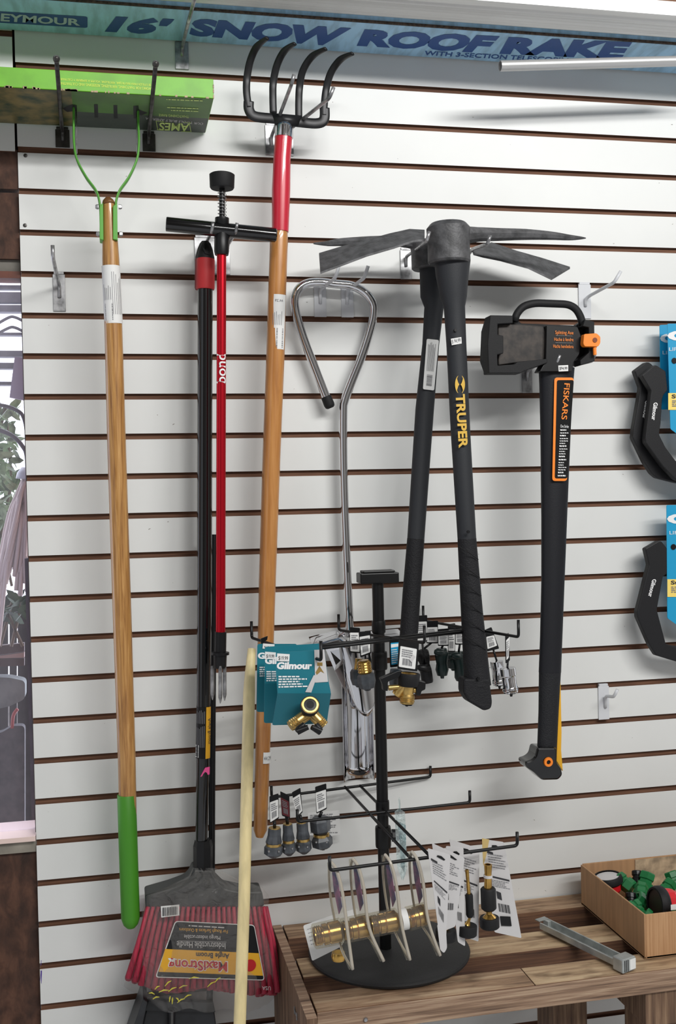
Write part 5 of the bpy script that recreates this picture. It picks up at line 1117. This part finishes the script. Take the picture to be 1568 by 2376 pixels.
# ------------------------------------------------------------------ carded twist nozzles at the right end of the lower tier
def nozcard(lab_, q, d, tilt=None, yellow=False):
    f = thing('carded_twist_nozzle', lab_, 'hose nozzle', P(q[2][0], q[2][1], d), 'grey carded twist nozzles on the lower right')
    mb = MB(); mb.slab(roundpoly(pl(q, d), .003), .0008); c_ = mb.build('backing_card', M_papergrey, f)
    e_ = d+.0005
    fm = quad_map(P(*q[3], e_), P(*q[2], e_), P(*q[0], e_), P(*q[1], e_))
    mb = MB(); scribble(mb, fm, .15, .9, .70, .86, 6, .3); scribble(mb, fm, .15, .92, .50, .58, 5, .35); mb.build('small_print', M_inkgrey, c_)
    mb = MB(); 
    for (u0, u1, v0, v1) in ((.14, .93, .60, .617), (.3, .48, .38, .46), (.1, .4, .86, .885)):
        mb.add([fm(u0, v0)+(CAM-fm(u0, v0)).normalized()*.0004, fm(u1, v0-.012)+(CAM-fm(u1, v0)).normalized()*.0004, fm(u1, v1-.012)+(CAM-fm(u1, v1)).normalized()*.0004, fm(u0, v1)+(CAM-fm(u0, v1)).normalized()*.0004], [(0, 1, 2, 3)])
    mb.build('black_print', M_ink, c_)
    mb = MB(); bars(mb, fm, .3, .75, .24, .33, 13); mb.build('barcode', M_ink, c_)
    mb = MB(); mb.add([fm(u, v)+(CAM-fm(u, v)).normalized()*.0005 for u, v in ((.38, .93), (.72, .915), (.78, .93), (.6, .955), (.42, .95))], [(0, 1, 2, 3, 4)]); mb.build('hang_slot', M_black, c_)
    return f
def nozzle_body(f, tip, b0_, b1_, c0_, c1_, rt, rb_, rc, d):
    kk = pm(1, tip[0], d)
    mb = MB(); mb.lathe(P(*tip, d), P(b0_[0], b0_[1]+4, d), [(0, kk*rt*.7), (0, kk*rt), (.4, kk*rt*.85), (1, kk*rt)], 22, capa=False); mb.build('brass_tip', M_brassp, f, 2)
    mb = MB(); mb.lathe(P(*b0_, d), P(*b1_, d), [(0, kk*rb_*.85), (.06, kk*rb_), (.9, kk*rb_), (1, kk*rb_*.7)], 16); mb.build('black_barrel', M_blackmat, f, 2)
    mb = MB(); mb.lathe(P(*b1_, d), P(*c0_, d), [(0, kk*rb_*.35), (.5, kk*rb_*.4), (1, kk*rb_*.9)], 18); mb.build('brass_neck', M_brassp, f, 2)
    mb = MB(); mb.lathe(P(*c0_, d), P(*c1_, d), [(0, kk*rc*.7), (0, kk*rc*.96), (.1, kk*rc), (.9, kk*rc), (1, kk*rc*.9)], 26); mb.build('black_collar', M_blackmat, f, 2)
f5 = nozcard('rightmost grey card of a twist nozzle, yellowed at its top edge', [(1119, 1947), (1169, 1954), (1210, 2177), (1147, 2163)], .40)
mb = MB(); mb.slab(pl([(1118, 1945), (1135, 1948), (1128, 1985), (1121, 2010)], .4012), .0004); mb.build('yellowed_corner', mat('old_yellow', (196, 170, 110), .5), f5)
mb = MB(); mb.slab(pl([(1160, 2126), (1184, 2127), (1187, 2149), (1163, 2148)], .402), .0006); mb.build('hole_cap', M_black, f5)  # small black square cap on the card
nozzle_body(f5, (1132, 2006), (1132, 2060), (1134, 2112), (1135, 2128), (1136, 2152), 9.5, 18, 23, .44)
mb = MB(); kk = pm(1, 1132, .44); mb.lathe(P(1132, 2030, .44), P(1132, 2036, .44), [(0, kk*10.6), (1, kk*10.6)], 20); mb.build('white_tie', M_papergrey, f5, 2)
f4 = nozcard('fourth grey nozzle card from the left, with a thin brass stem', [(1042, 1947), (1112, 1969), (1110, 2185), (1084, 2176)], .425)
nozzle_body(f4, (1083, 2018), (1088, 2074), (1090, 2128), (1084, 2146), (1083, 2170), 4.5, 9, 23, .455)
f3 = nozcard('third grey nozzle card from the left, behind the second one', [(1034, 1963), (1075, 1966), (1079, 2196), (1062, 2186)], .46)
f2 = nozcard('second grey nozzle card from the left, tilted behind the first', [(1002, 1956), (1078, 1991), (1056, 2150), (1030, 2160)], .475)
nozzle_body(f2, (1044, 2060), (1045, 2092), (1043, 2140), (1034, 2156), (1034, 2182), 6, 8, 24, .455)
f1 = nozcard('nearest grey nozzle card, leftmost of the row of five', [(992, 1968), (1045, 1983), (1033, 2208), (1016, 2150)], .49)
mb = MB(); mb.slab(roundpoly(pl([(1014, 2145), (1034, 2150), (1037, 2200), (1030, 2212), (1021, 2204)], .4905), .003), .0008); mb.build('card_tail', M_papergrey, f1)

# ------------------------------------------------------------------ loose silver bracket on the bench
br = thing('metal_bracket', 'loose galvanised U-shaped bracket lying on the bench boards', 'bracket', PZ(1355, 2195, ZTOP))
A = PZ(1262, 2152, ZTOP+.006); B = PZ(1440, 2240, ZTOP+.006); t = (B-A).normalized(); n_ = Vector((0, 0, 1)).cross(t).normalized()
def bx(mb, p, q, w, h, off=0, z=0):
    c = [p+n_*(off-w/2), p+n_*(off+w/2), q+n_*(off+w/2), q+n_*(off-w/2)]
    c = [v_+Vector((0, 0, z)) for v_ in c]; mb.add(c+[v_+Vector((0, 0, h)) for v_ in c], [(0, 1, 2, 3), (4, 5, 6, 7), (0, 1, 5, 4), (1, 2, 6, 5), (2, 3, 7, 6), (3, 0, 4, 7)])
M_galv = mat('galvanised', (182, 186, 184), .4, metal=.55, var=.15, vscale=40)
mb = MB(); bx(mb, A, B, .020, .003, 0, 0); bx(mb, A, B, .003, .015, .010, 0); bx(mb, A, B, .003, .012, -.010, 0); mb.build('channel', M_galv, br, bevel=.0008)
mb = MB(); bx(mb, A-t*.012, A, .024, .002, 0, .013); bx(mb, A-t*.004, A+t*.01, .010, .012, .006, .002); mb.build('flared_end', M_galv, br, bevel=.0006)
mb = MB(); bx(mb, B-t*.004, B+t*.020, .032, .024, 0, -.004); mb.build('hooked_end', M_galv, br, bevel=.002)
mb = MB()
for off in (-.011, -.007, -.003): bx(mb, B+t*.020, B+t*.0206, .0014, .020, off, -.002)
mb.build('end_slot', M_black, br)
mb = MB(); bx(mb, B+t*.020, B+t*.0208, .014, .018, .008, -.001); mb.build('price_sticker', M_paper, br)

# ------------------------------------------------------------------ open cardboard box of caps
BX0, BX1, BY0, BY1 = 1.067, 1.42, -.322, -.058
zb = ZTOP+.0005; zt = -1.569
bxr = thing('cardboard_box', 'open brown cardboard box of green fittings on the bench at right', 'box', ((BX0+BX1)/2, -.19, zb))
w = .0035
mb = MB(); mb.box((BX0, BY0, zb), (BX1, BY1, zb+w)); mb.build('box_bottom', M_card, bxr)
mb = MB(); mb.box((BX0, BY0, zb), (BX0+w, BY1, zt)); mb.build('box_side', M_card, bxr, bevel=.001)
mb = MB(); mb.box((BX1-w, BY0, zb), (BX1, BY1, zt)); mb.build('box_side', M_card, bxr, bevel=.001)
mb = MB(); mb.box((BX0+w, BY0, zb), (BX1-w, BY0+w, zt-.001)); mb.build('box_front', wood('corrugated_card', (160, 116, 78), (184, 142, 102), (200, 160, 120), (40, 1, 1.2), .8, 5, 0, 0, .3), bxr, bevel=.001)
mb = MB(); mb.box((BX0+w, BY1-w, zb), (BX1-w, BY1, zt+.002)); mb.build('box_back', M_card, bxr, bevel=.001)
mb = MB(); mb.box((BX0+.118, BY1-w-.0015, zb), (BX0+.215, BY1-w, zt)); mb.build('inner_flap', M_cardtorn, bxr)
rnd = random.Random(21)
def cap(lab_, c, rot, s, m, n=6):
    mb = MB(); ax_ = Vector((math.sin(rot[0])*math.cos(rot[1]), math.sin(rot[0])*math.sin(rot[1]), math.cos(rot[0]))); c = Vector(c)
    mb.lathe(c-ax_*s, c+ax_*s, [(0, s*.55), (0, s*.8), (.12, s*.86), (.45, s*.86), (.5, s*.66), (.62, s*.66), (.66, s*.8), (.95, s*.78), (1, s*.7), (1, s*.45), (.75, s*.42)], n, capb=True)
    o = mb.build('plastic_connector', m, smooth=False); tag(o, lab_, 'hose fitting', 'green plastic connectors in the cardboard box'); return o
PB = lambda x, y, z: PZ(x, y, z)
caps = [(1449, 2048, .018, (1.1, 2.2), 'green plastic connector tilted behind the upright red-and-black one'), (1497, 2048, .020, (.6, .6), 'tall green plastic connector standing open-ended by the back of the box'),
        (1487, 2068, .017, (1.3, 1.0), 'green plastic connector with a white mark in the box'), (1493, 2092, .017, (.9, 3.0), 'green plastic connector lying at the middle of the box'),
        (1547, 2062, .018, (1.0, .4), 'square-faced green connector near the right of the box'), (1467, 2105, .016, (1.5, .3), 'green connector low against the left side of the box'),
        (1489, 2122, .014, (1.2, 1.9), 'green connector nearest the front left corner of the box'), (1510, 2130, .014, (.9, 2.4), 'green connector right behind the front wall of the box'),
        (1562, 2042, .017, (.5, 2.0), 'green connector at the far right edge of the photo in the box'), (1560, 2120, .014, (1.3, 1.2), 'green connector under the barcode of the lying red nozzle')]
for x, y, s, rot, lab_ in caps: cap(lab_, PB(x, y, zt-.022), rot, s, M_capgreen)
lower = 0
for i in range(14):
    o = cap('green plastic connector buried in the lower layer of the box', (rnd.uniform(BX0+.03, BX1-.05), rnd.uniform(BY0+.03, BY1-.03), zb+.022), (rnd.uniform(.3, 1.4), rnd.uniform(0, 6)), .017, M_capgreen)
for (x, y, lab_) in ((1478, 2036, 'small black connector by the torn flap at the back of the box'), (1464, 2088, 'flat black ring connector between the green ones in the box')):
    o = cap(lab_, PB(x, y, zt-.02), (.5, 1.2), .013, M_black, 12)
def redcap(lab_, A, B, r):
    f = thing('water_nozzle', lab_, 'hose nozzle', (A+B)/2, 'red and black nozzles in the cardboard box')
    mb = MB(); mb.lathe(A, A+(B-A)*.25, [(0, r*.80), (0, r*.92), (.3, r), (.8, r), (1, r*.9)], 32, capa=False, capb=False); mb.build('rubber_ring', M_blackmat, f, 2)
    mb = MB(); mb.lathe(A+(B-A)*.04, A+(B-A)*.07, [(0, r*.82), (1, r*.82)], 28); mb.build('face_disc', M_papergrey if 'upright' in lab_ else mat('dark_face', (48, 36, 34), .4), f, 2)
    mb = MB(); mb.lathe(A+(B-A)*.22, B, [(0, r*.85), (.3, r*.82), (.5, r*.62), (1, r*.5)], 14); mb.build('red_body', M_redpl, f, False)
    return f
c = Vector((1.1015, -.108, zt-.008)); redcap('upright red nozzle with a grey face and black ring in the box corner', c, c+Vector((.008, 0, -.06)), .029)
c = PB(1518, 2096, zt-.008); g_ = redcap('lying red nozzle with a black ring, showing its barcode side', c, c+Vector((.075, .004, -.006)), .031)
mb = MB(); c2 = PB(1556, 2112, zt-.004); mb.add([c2, c2+Vector((.04, 0, 0)), c2+Vector((.04, 0, .010)), c2+Vector((0, 0, .010))], [(0, 1, 2, 3)]); st_ = mb.build('barcode_sticker', M_paper, g_)
